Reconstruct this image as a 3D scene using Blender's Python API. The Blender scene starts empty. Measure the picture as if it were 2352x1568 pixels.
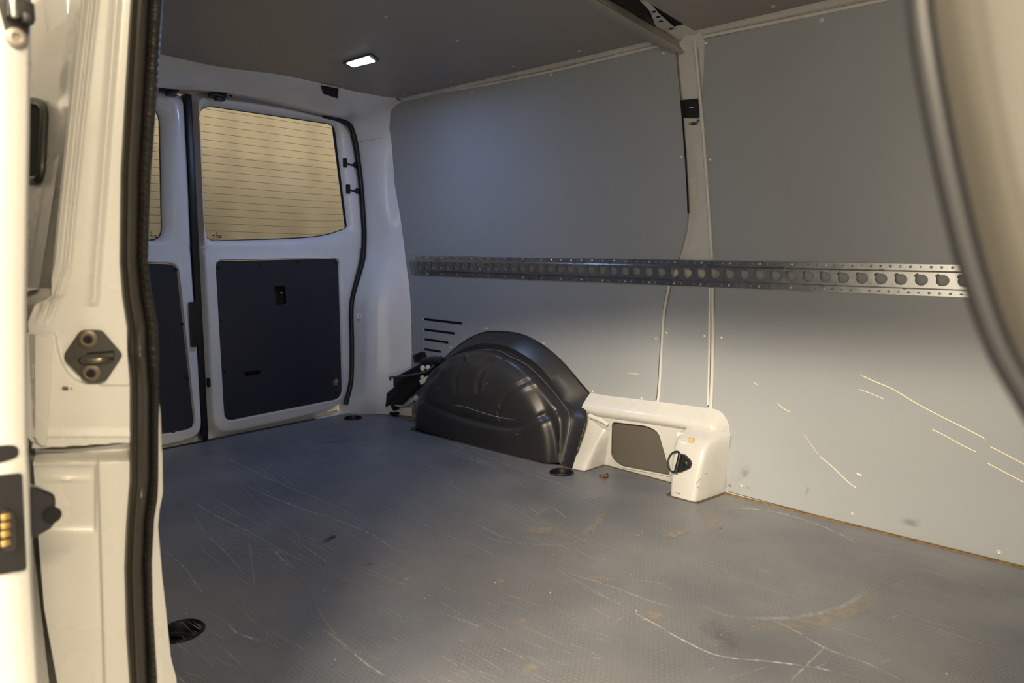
import bpy, bmesh, math, random
import numpy as np
from mathutils import Vector, Matrix
random.seed(7)
sc = bpy.context.scene
COL = sc.collection

# ------------------------------------------------------------------ camera
# world: metres, x = towards the front of the van, y = towards its left wall, z = 0 on the cargo floor
CAM = np.array([2.56507, -1.10396, .716067]); YAW, PIT, ROL, FPX = .7201538, .1249072, .00857781, 1535.876
_fw = np.array([-math.sin(YAW)*math.cos(PIT), math.cos(YAW)*math.cos(PIT), -math.sin(PIT)])
_r = np.array([math.cos(YAW), math.sin(YAW), 0.]); _u = np.cross(_r, _fw)
_R = _r*math.cos(ROL)+_u*math.sin(ROL); _U = -_r*math.sin(ROL)+_u*math.cos(ROL)
cd = bpy.data.cameras.new('camera'); cam = bpy.data.objects.new('camera', cd); COL.objects.link(cam)
mw = Matrix.Identity(4)
for i in range(3):
    mw[i][0], mw[i][1], mw[i][2], mw[i][3] = _R[i], _U[i], -_fw[i], CAM[i]
cam.matrix_world = mw
cd.sensor_width = 36; cd.lens = 36*FPX/2352; cd.clip_start = .01; cd.clip_end = 60
cd.dof.use_dof = True; cd.dof.focus_distance = 2.1; cd.dof.aperture_fstop = 6.0
sc.camera = cam

# ------------------------------------------------------------------ light and exposure
w = bpy.data.worlds.new('world'); sc.world = w; w.use_nodes = True
bg = w.node_tree.nodes['Background']
bg.inputs[0].default_value = (1.0, .85, .62, 1); bg.inputs[1].default_value = 2.35
def area(name, loc, target, sx, sy, power, col):
    l = bpy.data.lights.new(name, 'AREA'); l.shape = 'RECTANGLE'; l.size = sx; l.size_y = sy
    l.energy = power; l.color = col
    o = bpy.data.objects.new(name, l); COL.objects.link(o); o.location = loc
    o.rotation_euler = (Vector(target)-Vector(loc)).to_track_quat('-Z', 'Y').to_euler()
    return o
WARM = (1, .85, .62)
area('workshop_strip_light', (3.2, -4.2, 3.05), (1.9, .8, .1), 2.4, .35, 425, WARM)      # over the doorway side
area('workshop_front_light', (6.5, -1.75, 3.05), (1.8, -.85, .5), 1.3, .12, 150, (1, .81, .52))       # ahead of the doorway
area('workshop_rear_light', (-2.2, -.4, 2.9), (-.7, .3, .6), 2.0, .6, 22, (1, .92, .80))   # behind the van
sc.view_settings.view_transform = 'Standard'; sc.view_settings.look = 'None'
sc.view_settings.gamma = 1; sc.view_settings.use_curve_mapping = False
sc.view_settings.exposure = .55
sc.cycles.max_bounces = 8; sc.cycles.diffuse_bounces = 5

# ------------------------------------------------------------------ finding world points on real surfaces
def ray(px, py): return _fw + _R*((px-1176)/FPX) - _U*((py-784)/FPX)
def pl(px, py, ax, v):
    d = ray(px, py); return CAM + d*((v-CAM[ax])/d[ax])
def onx(px, py, x=0.): return pl(px, py, 0, x)
def ony(px, py, y): return pl(px, py, 1, y)
def onz(px, py, z=0.): return pl(px, py, 2, z)
_Z = [-.1, 0, .15, .3, .45, .6, .75, .9, 1.0, 1.1, 1.2, 1.25, 1.3, 1.36, 1.5]
_Y = [.828, .83, .845, .855, .859, .86, .857, .85, .840, .825, .803, .79, .776, .755, .70]
def YW(z): return float(np.interp(z, _Z, _Y))
def onwall(px, py, off=0.):
    y = .85
    for _ in range(16):
        p = pl(px, py, 1, y); y = YW(p[2])-off
    return p
def topx(p):
    d = np.array(p)-CAM; zz = d@_fw
    return np.array([1176+FPX*(d@_R)/zz, 784-FPX*(d@_U)/zz])

# ------------------------------------------------------------------ materials
def mat(name, col, rough=.5, metal=0., coat=0., noise=None, bump=None, spec=.5, scale3=None, mott=None):
    m = bpy.data.materials.new(name); m.use_nodes = True
    nt = m.node_tree; N = nt.nodes; L = nt.links; b = N['Principled BSDF']
    b.inputs['Base Color'].default_value = (*col, 1); b.inputs['Roughness'].default_value = rough
    b.inputs['Metallic'].default_value = metal; b.inputs['Coat Weight'].default_value = coat
    b.inputs['Coat Roughness'].default_value = .08
    b.inputs['Specular IOR Level'].default_value = spec
    geo = N.new('ShaderNodeNewGeometry'); vec = geo.outputs['Position']
    if scale3:
        mp = N.new('ShaderNodeMapping'); mp.inputs['Scale'].default_value = scale3
        L.new(vec, mp.inputs[0]); vec = mp.outputs[0]
    if noise:
        sc_, amt = noise
        n = N.new('ShaderNodeTexNoise'); n.inputs['Scale'].default_value = sc_; n.inputs['Detail'].default_value = 5
        L.new(vec, n.inputs['Vector'])
        mr = N.new('ShaderNodeMapRange'); mr.inputs['To Min'].default_value = 1-amt; mr.inputs['To Max'].default_value = 1+amt
        mr.inputs['From Min'].default_value = .25; mr.inputs['From Max'].default_value = .75
        L.new(n.outputs['Fac'], mr.inputs['Value'])
        mx = N.new('ShaderNodeMix'); mx.data_type = 'RGBA'; mx.blend_type = 'MULTIPLY'; mx.inputs['Factor'].default_value = 1
        mx.inputs['A'].default_value = (*col, 1)
        L.new(mr.outputs[0], mx.inputs['B']); L.new(mx.outputs['Result'], b.inputs['Base Color'])
        mr2 = N.new('ShaderNodeMapRange'); mr2.inputs['To Min'].default_value = max(0, rough-.08); mr2.inputs['To Max'].default_value = rough+.08
        L.new(n.outputs['Fac'], mr2.inputs['Value']); L.new(mr2.outputs[0], b.inputs['Roughness'])
    if bump:
        sc_, st = bump
        n = N.new('ShaderNodeTexNoise'); n.inputs['Scale'].default_value = sc_; n.inputs['Detail'].default_value = 4
        L.new(vec, n.inputs['Vector'])
        bp = N.new('ShaderNodeBump'); bp.inputs['Strength'].default_value = st; bp.inputs['Distance'].default_value = .002
        L.new(n.outputs['Fac'], bp.inputs['Height']); L.new(bp.outputs[0], b.inputs['Normal'])
    return m
PAINT = mat('white_body_paint', (.58, .575, .565), .28, coat=.35, noise=(9, .03))
PAINT_D = mat('white_body_paint_lit', (.80, .80, .83), .36, coat=.25, noise=(8, .04), bump=(4, .05))  # same white paint, lightened and blued so the rear looks better lit
PANEL = mat('grey_coated_plywood', (.315, .335, .365), .36, noise=(2.2, .05), bump=(320, .06), spec=.45)
DPANEL = mat('dark_door_plywood', (.022, .025, .040), .40, noise=(3, .12), bump=(300, .06))
ROOF = mat('dimmed_roof_plywood', (.29, .275, .26), .42, noise=(2, .04), bump=(260, .05))  # same plywood as the walls, coloured darker and browner for its weaker light
ABS = mat('black_moulded_plastic', (.025, .025, .029), .36, noise=(6, .12), bump=(900, .05))
BLACK = mat('black_plastic', (.010, .010, .011), .4)
VOID = mat('dark_cavity', (.006, .006, .007), .9)
RUBBER = mat('black_rubber', (.022, .020, .018), .42, noise=(20, .2))
SEALM = mat('satin_rubber_seal', (.045, .041, .035), .33, noise=(12, .12))
WOOD = mat('plywood_edge', (.20, .125, .045), .75, noise=(70, .5))
RUST = mat('brown_dirty_edge', (.115, .085, .055), .8, noise=(60, .5))
ZINC = mat('galvanised_steel', (.46, .47, .48), .30, metal=1, noise=(45, .10))
SCREW = mat('screw_steel', (.72, .71, .68), .35, metal=.6)
CHROME = mat('bright_steel', (.7, .68, .62), .2, metal=1)
GREYBOARD = mat('brown_grey_insert', (.105, .092, .080), .6, noise=(4, .05))
WHITEP = mat('white_plastic', (.7, .68, .63), .4)
LEAF = mat('dry_leaf', (.32, .15, .035), .7, noise=(120, .4))
CURT = mat('beige_curtain_cloth', (.255, .238, .205), .85, noise=(2.5, .10), scale3=(1, 1, .15))
CONC = mat('workshop_concrete', (.34, .335, .32), .5, noise=(2, .12))
CEILW = mat('workshop_ceiling', (.60, .575, .53), .8, noise=(1.2, .04))
GOLD = mat('brass_contact', (.85, .55, .2), .3, metal=1)
TAPE = mat('black_tape', (.010, .010, .010), .5, noise=(60, .3), bump=(120, .3))
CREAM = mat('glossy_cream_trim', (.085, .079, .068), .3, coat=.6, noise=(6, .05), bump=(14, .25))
SEALER = mat('seam_sealer', (.72, .70, .66), .45, bump=(90, .5))
IVORY = (.95, .85, .62)

def emis(name, col, s):
    m = bpy.data.materials.new(name); m.use_nodes = True
    nt = m.node_tree; nt.nodes.clear()
    e = nt.nodes.new('ShaderNodeEmission'); e.inputs[0].default_value = (*col, 1); e.inputs[1].default_value = s
    o = nt.nodes.new('ShaderNodeOutputMaterial'); nt.links.new(e.outputs[0], o.inputs[0]); return m
LED = emis('led_diffuser', (.86, .93, 1), 14)
TUBE = emis('workshop_tube', (1, .92, .76), 5)

def glassmat():
    m = bpy.data.materials.new('tinted_window_glass'); m.use_nodes = True
    nt = m.node_tree; N = nt.nodes; L = nt.links; N.clear()
    tr = N.new('ShaderNodeBsdfTransparent'); tr.inputs[0].default_value = (.88, .88, .86, 1)
    gl = N.new('ShaderNodeBsdfGlossy'); gl.inputs['Roughness'].default_value = .03
    fr = N.new('ShaderNodeFresnel'); fr.inputs['IOR'].default_value = 1.3
    mx = N.new('ShaderNodeMixShader'); o = N.new('ShaderNodeOutputMaterial')
    L.new(fr.outputs[0], mx.inputs[0]); L.new(tr.outputs[0], mx.inputs[1]); L.new(gl.outputs[0], mx.inputs[2]); L.new(mx.outputs[0], o.inputs[0])
    return m
GLASS = glassmat()

def wearmat(name, col, nscale, lo, hi, stretch=(1, 1, 1), rough=.7):
    """a thin worn or dusty mark: its own colour, broken up by noise and fading at its rim (attribute 'fade')"""
    m = bpy.data.materials.new(name); m.use_nodes = True
    nt = m.node_tree; N = nt.nodes; L = nt.links
    b = N['Principled BSDF']; b.inputs['Base Color'].default_value = (*col, 1); b.inputs['Roughness'].default_value = rough
    at = N.new('ShaderNodeAttribute'); at.attribute_name = 'fade'
    g = N.new('ShaderNodeNewGeometry'); mp = N.new('ShaderNodeMapping'); mp.inputs['Scale'].default_value = stretch
    n = N.new('ShaderNodeTexNoise'); n.inputs['Scale'].default_value = nscale; n.inputs['Detail'].default_value = 6
    mr = N.new('ShaderNodeMapRange'); mr.inputs['From Min'].default_value = lo; mr.inputs['From Max'].default_value = hi
    mu = N.new('ShaderNodeMath'); mu.operation = 'MULTIPLY'
    t = N.new('ShaderNodeBsdfTransparent'); mx = N.new('ShaderNodeMixShader')
    L.new(g.outputs['Position'], mp.inputs[0]); L.new(mp.outputs[0], n.inputs['Vector']); L.new(n.outputs['Fac'], mr.inputs['Value'])
    L.new(mr.outputs[0], mu.inputs[0]); L.new(at.outputs['Fac'], mu.inputs[1])
    L.new(mu.outputs[0], mx.inputs[0]); L.new(t.outputs[0], mx.inputs[1]); L.new(b.outputs[0], mx.inputs[2])
    L.new(mx.outputs[0], N['Material Output'].inputs[0])
    return m
SCR = wearmat('floor_scratch', (.55, .55, .54), 60, .30, .62)
DUST = wearmat('brown_dust', (.47, .395, .31), 55, .33, .66)
PALE = wearmat('pale_scuff', (.46, .47, .49), 60, .35, .75)
GOUGE = wearmat('ivory_gouge', IVORY, 50, .05, .35)
DARKSM = wearmat('dark_smear', (.03, .03, .035), 30, .40, .75)
GRIME = wearmat('grime_speck', (.05, .045, .04), 90, .25, .5)

def floormat():
    m = bpy.data.materials.new('hexagon_pressed_plywood'); m.use_nodes = True
    nt = m.node_tree; N = nt.nodes; L = nt.links; b = N['Principled BSDF']
    g = N.new('ShaderNodeNewGeometry'); pos = g.outputs['Position']
    def vm(op, a, bb=None, c=None):
        n = N.new('ShaderNodeVectorMath'); n.operation = op
        for i, s in enumerate((a, bb, c)):
            if s is None: continue
            if isinstance(s, tuple): n.inputs[i].default_value = s
            else: L.new(s, n.inputs[i])
        return n
    def ma(op, a, bb=None):
        n = N.new('ShaderNodeMath'); n.operation = op
        for i, s in enumerate((a, bb)):
            if s is None: continue
            if isinstance(s, (int, float)): n.inputs[i].default_value = s
            else: L.new(s, n.inputs[i])
        return n.outputs[0]
    wn_ = N.new('ShaderNodeTexNoise'); wn_.inputs['Scale'].default_value = 70; wn_.inputs['Detail'].default_value = 2; L.new(pos, wn_.inputs['Vector'])
    wob = vm('SCALE', vm('SUBTRACT', wn_.outputs['Color'], (.5, .5, .5)).outputs[0]); wob.inputs['Scale'].default_value = .0065
    p = vm('SCALE', vm('ADD', pos, wob.outputs[0]).outputs[0]); p.inputs['Scale'].default_value = 1/.0105
    p = vm('MULTIPLY', p.outputs[0], (1, 1, 0)).outputs[0]
    rr = (1., 1.7320508, 1.); hh = (.5, .8660254, 0.)
    def hd(q):
        a = vm('SUBTRACT', vm('WRAP', q, rr, (0, 0, 0)).outputs[0], hh).outputs[0]
        a = vm('ABSOLUTE', a).outputs[0]; a = vm('MULTIPLY', a, (1, 1, 0)).outputs[0]
        s = N.new('ShaderNodeSeparateXYZ'); L.new(a, s.inputs[0])
        return ma('MAXIMUM', s.outputs[0], vm('DOT_PRODUCT', a, (.5, .8660254, 0)).outputs['Value'])
    d = ma('MINIMUM', hd(p), hd(vm('ADD', p, hh).outputs[0]))
    edge = N.new('ShaderNodeMapRange'); edge.inputs['From Min'].default_value = .40; edge.inputs['From Max'].default_value = .49
    L.new(d, edge.inputs['Value'])
    def noise(scale, detail=6, st=None):
        n = N.new('ShaderNodeTexNoise'); n.inputs['Scale'].default_value = scale; n.inputs['Detail'].default_value = detail
        if st:
            mp = N.new('ShaderNodeMapping'); mp.inputs['Scale'].default_value = st; mp.inputs['Rotation'].default_value = (0, 0, .12)
            L.new(pos, mp.inputs[0]); L.new(mp.outputs[0], n.inputs['Vector'])
        else: L.new(pos, n.inputs['Vector'])
        return n.outputs['Fac']
    def mixc(fac, A, B):
        x = N.new('ShaderNodeMix'); x.data_type = 'RGBA'
        if isinstance(fac, float): x.inputs['Factor'].default_value = fac
        else: L.new(fac, x.inputs['Factor'])
        for k, s in (('A', A), ('B', B)):
            if isinstance(s, tuple): x.inputs[k].default_value = (*s, 1)
            else: L.new(s, x.inputs[k])
        return x.outputs['Result']
    def rng(v, a, bb, c=0., dd=1.):
        x = N.new('ShaderNodeMapRange'); x.inputs['From Min'].default_value = a; x.inputs['From Max'].default_value = bb
        x.inputs['To Min'].default_value = c; x.inputs['To Max'].default_value = dd; L.new(v, x.inputs['Value']); return x.outputs[0]
    base = mixc(rng(noise(3.0), .3, .7), (.150, .158, .182), (.240, .242, .255))
    base = mixc(rng(noise(1.1), .52, .75, 0, .55), base, (.26, .24, .22))        # dust trodden in
    fine = ma('MULTIPLY', rng(noise(230, 3), .55, .75), rng(noise(5, 3), .42, .68))
    base = mixc(ma('MULTIPLY', fine, .35), base, (.44, .44, .45))                      # fine abrasion
    streak = ma('MULTIPLY', rng(noise(26, 4, (.10, 3.2, 1)), .60, .72), rng(noise(2.3, 3), .45, .65))
    base = mixc(ma('MULTIPLY', streak, .40), base, (.46, .46, .47))                   # lengthwise drag marks
    base = mixc(ma('MULTIPLY', edge.outputs[0], rng(noise(9, 3), .35, .65, .12, .62)), base, (.085, .085, .092))
    L.new(base, b.inputs['Base Color'])
    L.new(rng(noise(7), .3, .7, .34, .52), b.inputs['Roughness'])
    bp = N.new('ShaderNodeBump'); bp.inputs['Strength'].default_value = .16; bp.inputs['Distance'].default_value = .0008; bp.invert = True
    L.new(edge.outputs[0], bp.inputs['Height']); L.new(bp.outputs[0], b.inputs['Normal'])
    return m
FLOORM = floormat()

# ------------------------------------------------------------------ mesh helpers (all take world coordinates)
WL = {}
def finish(me, angle=35):
    me.polygons.foreach_set('use_smooth', [True]*len(me.polygons))
    try: me.set_sharp_from_angle(angle=math.radians(angle))
    except Exception: pass
def obj(name, verts, faces, m, parent=None, angle=35, fade=None, origin=None):
    V = np.array([tuple(v) for v in verts], float)
    if origin is None:
        origin = np.array([(V[:, 0].min()+V[:, 0].max())/2, (V[:, 1].min()+V[:, 1].max())/2, V[:, 2].min()])
    origin = np.array(origin, float)
    me = bpy.data.meshes.new(name)
    me.from_pydata([tuple(v) for v in V-origin], [], [tuple(f) for f in faces]); me.update()
    bm = bmesh.new(); bm.from_mesh(me); bmesh.ops.recalc_face_normals(bm, faces=bm.faces[:]); bm.to_mesh(me); bm.free()
    if fade is not None:
        a = me.attributes.new('fade', 'FLOAT', 'POINT'); a.data.foreach_set('value', np.array(fade, np.float32))
    finish(me, angle); me.materials.append(m)
    return link(name, me, parent, origin)
def link(name, me, parent, origin, rot=None):
    o = bpy.data.objects.new(name, me); COL.objects.link(o)
    o.location = tuple(np.array(origin) - (WL[parent.name] if parent else 0))
    if parent: o.parent = parent
    if rot is not None: o.rotation_euler = rot
    WL[o.name] = np.array(origin, float)
    return o
def thing(name, label, cat, loc, group=None):
    o = bpy.data.objects.new(name, None); COL.objects.link(o); o.location = tuple(loc); o.empty_display_size = .05
    WL[o.name] = np.array(loc, float); o['label'] = label; o['category'] = cat
    if group: o['group'] = group
    return o
def tag(o, label, cat, group=None):
    o['label'] = label; o['category'] = cat
    if group: o['group'] = group
    return o
def struct(o, label=None):
    o['kind'] = 'structure'
    if label: o['label'] = label
    return o
def spline(pts, n, closed=False):
    P = [np.array(p, float) for p in pts]
    if closed: Q = [P[-1]]+P+[P[0], P[1]]; segs = len(P)
    else: Q = [2*P[0]-P[1]]+P+[2*P[-1]-P[-2]]; segs = len(P)-1
    dense = []
    for i in range(segs):
        p0, p1, p2, p3 = Q[i:i+4]
        for k in range(24):
            t = k/24
            dense.append(.5*((2*p1)+(-p0+p2)*t+(2*p0-5*p1+4*p2-p3)*t*t+(-p0+3*p1-3*p2+p3)*t**3))
    dense.append(P[0] if closed else P[-1]); D = np.array(dense)
    s = np.r_[0, np.cumsum(np.linalg.norm(np.diff(D, axis=0), axis=1))]
    u = np.linspace(0, s[-1], n+1)[:-1] if closed else np.linspace(0, s[-1], n)
    return np.array([[np.interp(x, s, D[:, k]) for x in u] for k in range(D.shape[1])]).T
def rnd(pts, r=.02, n=6):
    """round the corners of a closed 2D polygon; a point may carry its own radius"""
    out = []; P = [np.array(p[:2], float) for p in pts]; m = len(P)
    for i in range(m):
        a, b, c = P[i-1], P[i], P[(i+1) % m]; rr = pts[i][2] if len(pts[i]) > 2 else r
        d1 = min(rr, np.linalg.norm(a-b)*.48); d2 = min(rr, np.linalg.norm(c-b)*.48)
        if rr <= 0: out.append(b); continue
        s = b+(a-b)/np.linalg.norm(a-b)*d1; e = b+(c-b)/np.linalg.norm(c-b)*d2
        for k in range(n+1):
            t = k/n; out.append((1-t)**2*s+2*t*(1-t)*b+t*t*e)
    return out
def grid(name, rows, m, parent=None, closed=False, angle=40, thick=0, capends=False):
    """skin a list of equally long rows of points"""
    n = len(rows[0]); V = [p for r in rows for p in r]; F = []
    for i in range(len(rows)-1):
        for j in range(n if closed else n-1):
            k = (j+1) % n; F.append((i*n+j, i*n+k, (i+1)*n+k, (i+1)*n+j))
    if capends: F.append(tuple(range(n))); F.append(tuple((len(rows)-1)*n+j for j in range(n)))
    o = obj(name, V, F, m, parent, angle)
    if thick:
        md = o.modifiers.new('s', 'SOLIDIFY'); md.thickness = thick; md.offset = 0
    return o
def frames(path):
    P = np.array(path, float); T = np.gradient(P, axis=0); T /= np.linalg.norm(T, axis=1)[:, None]
    ref = np.array([0, 0, 1.]) if abs(T[0][2]) < .9 else np.array([1., 0, 0])
    nrm = ref-T[0]*(ref@T[0]); nrm /= np.linalg.norm(nrm); out = []
    for t in T:
        nrm = nrm-t*(nrm@t); nrm /= np.linalg.norm(nrm); out.append((nrm.copy(), np.cross(t, nrm)))
    return P, T, out
def tube(name, path, r, m, parent=None, seg=8, flat=1., cap=True):
    P, T, fr = frames(path); rows = []
    for i, (p, (a, b)) in enumerate(zip(P, fr)):
        rr = r[i] if hasattr(r, '__len__') else r
        rows.append([p+a*rr*math.cos(2*math.pi*k/seg)+b*rr*flat*math.sin(2*math.pi*k/seg) for k in range(seg)])
    return grid(name, rows, m, parent, closed=True, angle=60, capends=cap)
def sweep(name, path, prof, side, m, parent=None, cap=True, angle=40, scales=None):
    """sweep a closed profile [(a, b)]: a along 'side' vectors (per point), b along tangent x side"""
    P = np.array(path, float); T = np.gradient(P, axis=0); T /= np.linalg.norm(T, axis=1)[:, None]; rows = []
    for i, (p, t) in enumerate(zip(P, T)):
        s = np.array(side[i] if np.ndim(side) > 1 else side, float); s = s-t*(s@t); s /= np.linalg.norm(s); b = np.cross(t, s)
        k = scales[i] if scales is not None else 1.
        rows.append([p+s*q[0]*k+b*q[1]*k for q in prof])
    return grid(name, rows, m, parent, closed=True, angle=angle, capends=cap)
def box(name, c, s, m, parent=None, rot=None, bev=.002):
    bm = bmesh.new(); bmesh.ops.create_cube(bm, size=1); bmesh.ops.scale(bm, vec=s, verts=bm.verts)
    if bev: bmesh.ops.bevel(bm, geom=bm.edges[:]+bm.verts[:], offset=min(bev, min(s)*.4), segments=2, affect='EDGES', profile=.6)
    if rot is not None: bmesh.ops.rotate(bm, cent=(0, 0, 0), matrix=rot, verts=bm.verts)
    bmesh.ops.translate(bm, vec=tuple(c), verts=bm.verts)
    V = [v.co[:] for v in bm.verts]; F = [[v.index for v in f.verts] for f in bm.faces]; bm.free()
    return obj(name, V, F, m, parent)
def plate(name, outline, holes, mapf, thick, m, parent=None, cu=(), cv=(), angle=35):
    """a sheet cut from a 2D outline with holes, bent onto mapf(u, v, depth)"""
    bm = bmesh.new(); E = []
    for loop in [outline]+list(holes):
        vs = [bm.verts.new((p[0], p[1], 0)) for p in loop]
        E += [bm.edges.new((vs[i], vs[(i+1) % len(vs)])) for i in range(len(vs))]
    bmesh.ops.triangle_fill(bm, use_beauty=True, use_dissolve=False, edges=E, normal=(0, 0, 1))
    for ax, cuts in ((0, cu), (1, cv)):
        for c in cuts:
            co = (c, 0, 0) if ax == 0 else (0, c, 0); no = (1, 0, 0) if ax == 0 else (0, 1, 0)
            bmesh.ops.bisect_plane(bm, geom=bm.verts[:]+bm.edges[:]+bm.faces[:], plane_co=co, plane_no=no)
    bm.verts.ensure_lookup_table(); bm.verts.index_update(); n = len(bm.verts)
    V = [mapf(v.co.x, v.co.y, 0) for v in bm.verts]+[mapf(v.co.x, v.co.y, thick) for v in bm.verts]
    F = []
    for f in bm.faces:
        ix = [v.index for v in f.verts]; F.append(ix); F.append([i+n for i in reversed(ix)])
    for e in bm.edges:
        if len(e.link_faces) == 1:
            a, b = e.verts[0].index, e.verts[1].index; F.append((a, b, b+n, a+n))
    bm.free()
    return obj(name, V, F, m, parent, angle)
def lathe(name, prof, c, axis, m, parent=None, seg=24, angle=40):
    ax = Vector(axis).normalized(); q = Vector((0, 0, 1)).rotation_difference(ax).to_matrix(); rows = []
    for r, h in prof:
        rows.append([np.array(c)+np.array(q @ Vector((r*math.cos(2*math.pi*k/seg), r*math.sin(2*math.pi*k/seg), h))) for k in range(seg)])
    return grid(name, rows, m, parent, closed=True, angle=angle, capends=True)
def circ(cx, cy, r, n=16): return [(cx+r*math.cos(2*math.pi*k/n), cy+r*math.sin(2*math.pi*k/n)) for k in range(n)]
def ribbon(polys, mapf, fade_end=.15):
    """thin marks lying on a surface: [(points, width, strength)] -> verts, faces, fade values"""
    V = []; F = []; A = []
    for pts, wd, st in polys:
        S = spline([mapf(*p) for p in pts], max(6, len(pts)*6)); T = np.gradient(S, axis=0); T /= np.linalg.norm(T, axis=1)[:, None]
        n = mapf.normal; b0 = len(V); L_ = len(S)
        for i in range(L_):
            s = np.cross(n, T[i]); s /= np.linalg.norm(s); t = i/(L_-1); e = min(1, t/fade_end, (1-t)/fade_end) if fade_end else 1
            for k, a in ((-1, 0), (-.4, 1), (.4, 1), (1, 0)):
                V.append(S[i]+s*wd*.5*k); A.append(a*st*e)
        for i in range(L_-1):
            for k in range(3):
                a = b0+i*4+k; F.append((a, a+1, a+5, a+4))
    return V, F, A
# one screw mesh, shared by every screw
def screw_mesh(name, m, r=.0052):
    seg = 12; prof = [(r*1.18, 0), (r*1.12, .0008), (r*.98, .0009), (r*.93, .0022), (r*.7, .0036), (r*.38, .0042), (r*.3, .0022), (.0001, .0022)]; V = []; F = []
    for a, h in prof: V += [(a*math.cos(2*math.pi*k/seg), a*math.sin(2*math.pi*k/seg), h) for k in range(seg)]
    for i in range(len(prof)-1):
        for k in range(seg): F.append((i*seg+k, i*seg+(k+1) % seg, (i+1)*seg+(k+1) % seg, (i+1)*seg+k))
    me = bpy.data.meshes.new(name); me.from_pydata(V, [], F); finish(me, 50); me.materials.append(m); return me
SM = screw_mesh('screw', SCREW); SMD = screw_mesh('dark_screw', BLACK, .0062); SMP = screw_mesh('pale_clip', mat('pale_clip', (.42, .40, .38), .5), .0065); SMS = screw_mesh('small_screw', SCREW, .0030)
def screw(p, n, parent, me=None, name='screw'):
    q = Vector((0, 0, 1)).rotation_difference(Vector(n)).to_euler()
    return link(name, me or SM, parent, p, q)

# ================================================================== setting: workshop around the van
g = struct(box('ground', (1, -1, -.58), (14, 14, .06), CONC, bev=0))
wc = struct(box('ceiling', (1, -1, 3.35), (14, 14, .1), CEILW, bev=0)); wc.name = 'ceiling.001'; WL['ceiling.001'] = WL['ceiling']
for i, (x, y) in enumerate(((-1.6, -2.35), (3.2, -4.2))):
    t = thing('workshop_lamp', ['twin fluorescent lamp on the workshop ceiling above the parked sliding door', 'long fluorescent lamp on the workshop ceiling facing the open doorway'][i], 'lamp', (x, y, 3.1), 'fluorescent lamps on the workshop ceiling')
    box('lamp_housing', (x, y, 3.22), (1.9, .34, .12), WHITEP, t)
    tube('fluorescent_tube', [(x-.9, y-.08, 3.13), (x, y-.08, 3.13), (x+.9, y-.08, 3.13)], .022, TUBE, t)
    tube('fluorescent_tube', [(x-.9, y+.08, 3.13), (x, y+.08, 3.13), (x+.9, y+.08, 3.13)], .022, TUBE, t)
# curtain behind the rear windows
rows = []
for i in range(24):
    z = -.5+3.2*i/23
    rows.append([(-1.0+.016*math.sin(y*13+.9*math.sin(y*5)+.25*z)+.010*math.sin(y*29+1.3+.3*z+math.sin(y*3))+.02*math.sin(z*1.3+y*3), y, z) for y in np.linspace(-2.6, 3.2, 240)])
tag(grid('curtain', rows, CURT, thick=.004), 'beige cloth curtain in soft vertical folds hanging behind the rear windows', 'curtain')

# ================================================================== van shell
# floor: plywood sheet with notches for the wheel arch and the sill box
ARX = [tuple(onz(*q)[:2]) for q in [(945, 988), (1080, 1022), (1180, 1047), (1250, 1065), (1290, 1068), (1313, 1077), (1345, 1082), (1390, 1067), (1410, 1073), (1540, 1108)]]
BOX = [(1.624, .697), (1.637, .690), (1.722, .692), (1.748, .838)]
e = .006
foot = [(.430, .80), (.435, .682)]+[(x, y-e) for x, y in ARX]+[(1.618, .80)]+[(x+(.004 if i > 1 else -.004), y-e) for i, (x, y) in enumerate(BOX)]
outl = [(.012, -.83), (.012, .655), (.10, .80), (.30, .81)]+foot+[(2.76, .818), (2.76, -.83)]
CUPS = [('black tie-down cup sunk in the floor beside the rear door corner pillar', onz(811, 960)), ('dusty black tie-down cup in the floor at the wheel arch cover\'s front foot', onz(1290, 1085)), ('black tie-down cup with a bright bolt, nearest the doorway pillar', (1.300, -.615, 0))]
RC = .042
floor = plate('floor', outl, [circ(c[0], c[1], RC, 28) for _, c in CUPS], lambda u, v, d: (u, v, -d), .012, FLOORM)
struct(floor)
und = obj('floor_underlay', [(-.03, -.9, -.05), (2.8, -.9, -.05), (2.8, .86, -.05), (-.03, .86, -.05), (-.03, -.9, -.0125), (2.8, -.9, -.0125), (2.8, .86, -.0125), (-.03, .86, -.0125)],
          [(0, 1, 2, 3), (0, 1, 5, 4), (1, 2, 6, 5), (2, 3, 7, 6), (3, 0, 4, 7)], RUST, floor)
def strip(name, pts, wdt, m, h=.003):
    S = np.array([(x, y, 0) for x, y in pts]); T = np.gradient(S, axis=0); T /= np.linalg.norm(T, axis=1)[:, None]
    prof = [(-wdt/2, -.011), (wdt/2, -.011), (wdt/2, h), (-wdt/2, h)]; rows = []
    for p, t in zip(S, T):
        s = np.array([-t[1], t[0], 0]); rows.append([p+s*a+np.array([0, 0, b]) for a, b in prof])
    return grid(name, rows, m, floor, closed=True, capends=True)
strip('plywood_edge', [(1.752+i*.1, .823) for i in range(11)], .010, WOOD)
strip('dirt_joint', [(x, y-.003) for x, y in ARX], .008, RUST, .0015)
strip('dirt_joint', [(x+(.003 if i > 1 else 0), y-.004) for i, (x, y) in enumerate(BOX)], .009, RUST, .002)
box('rear_edge_strip', (.004, -.1, -.006), (.026, 1.20, .014), BLACK, floor)
box('rear_sill', (-.035, 0, -.028), (.09, 1.5, .05), PAINT_D, floor)

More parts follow.
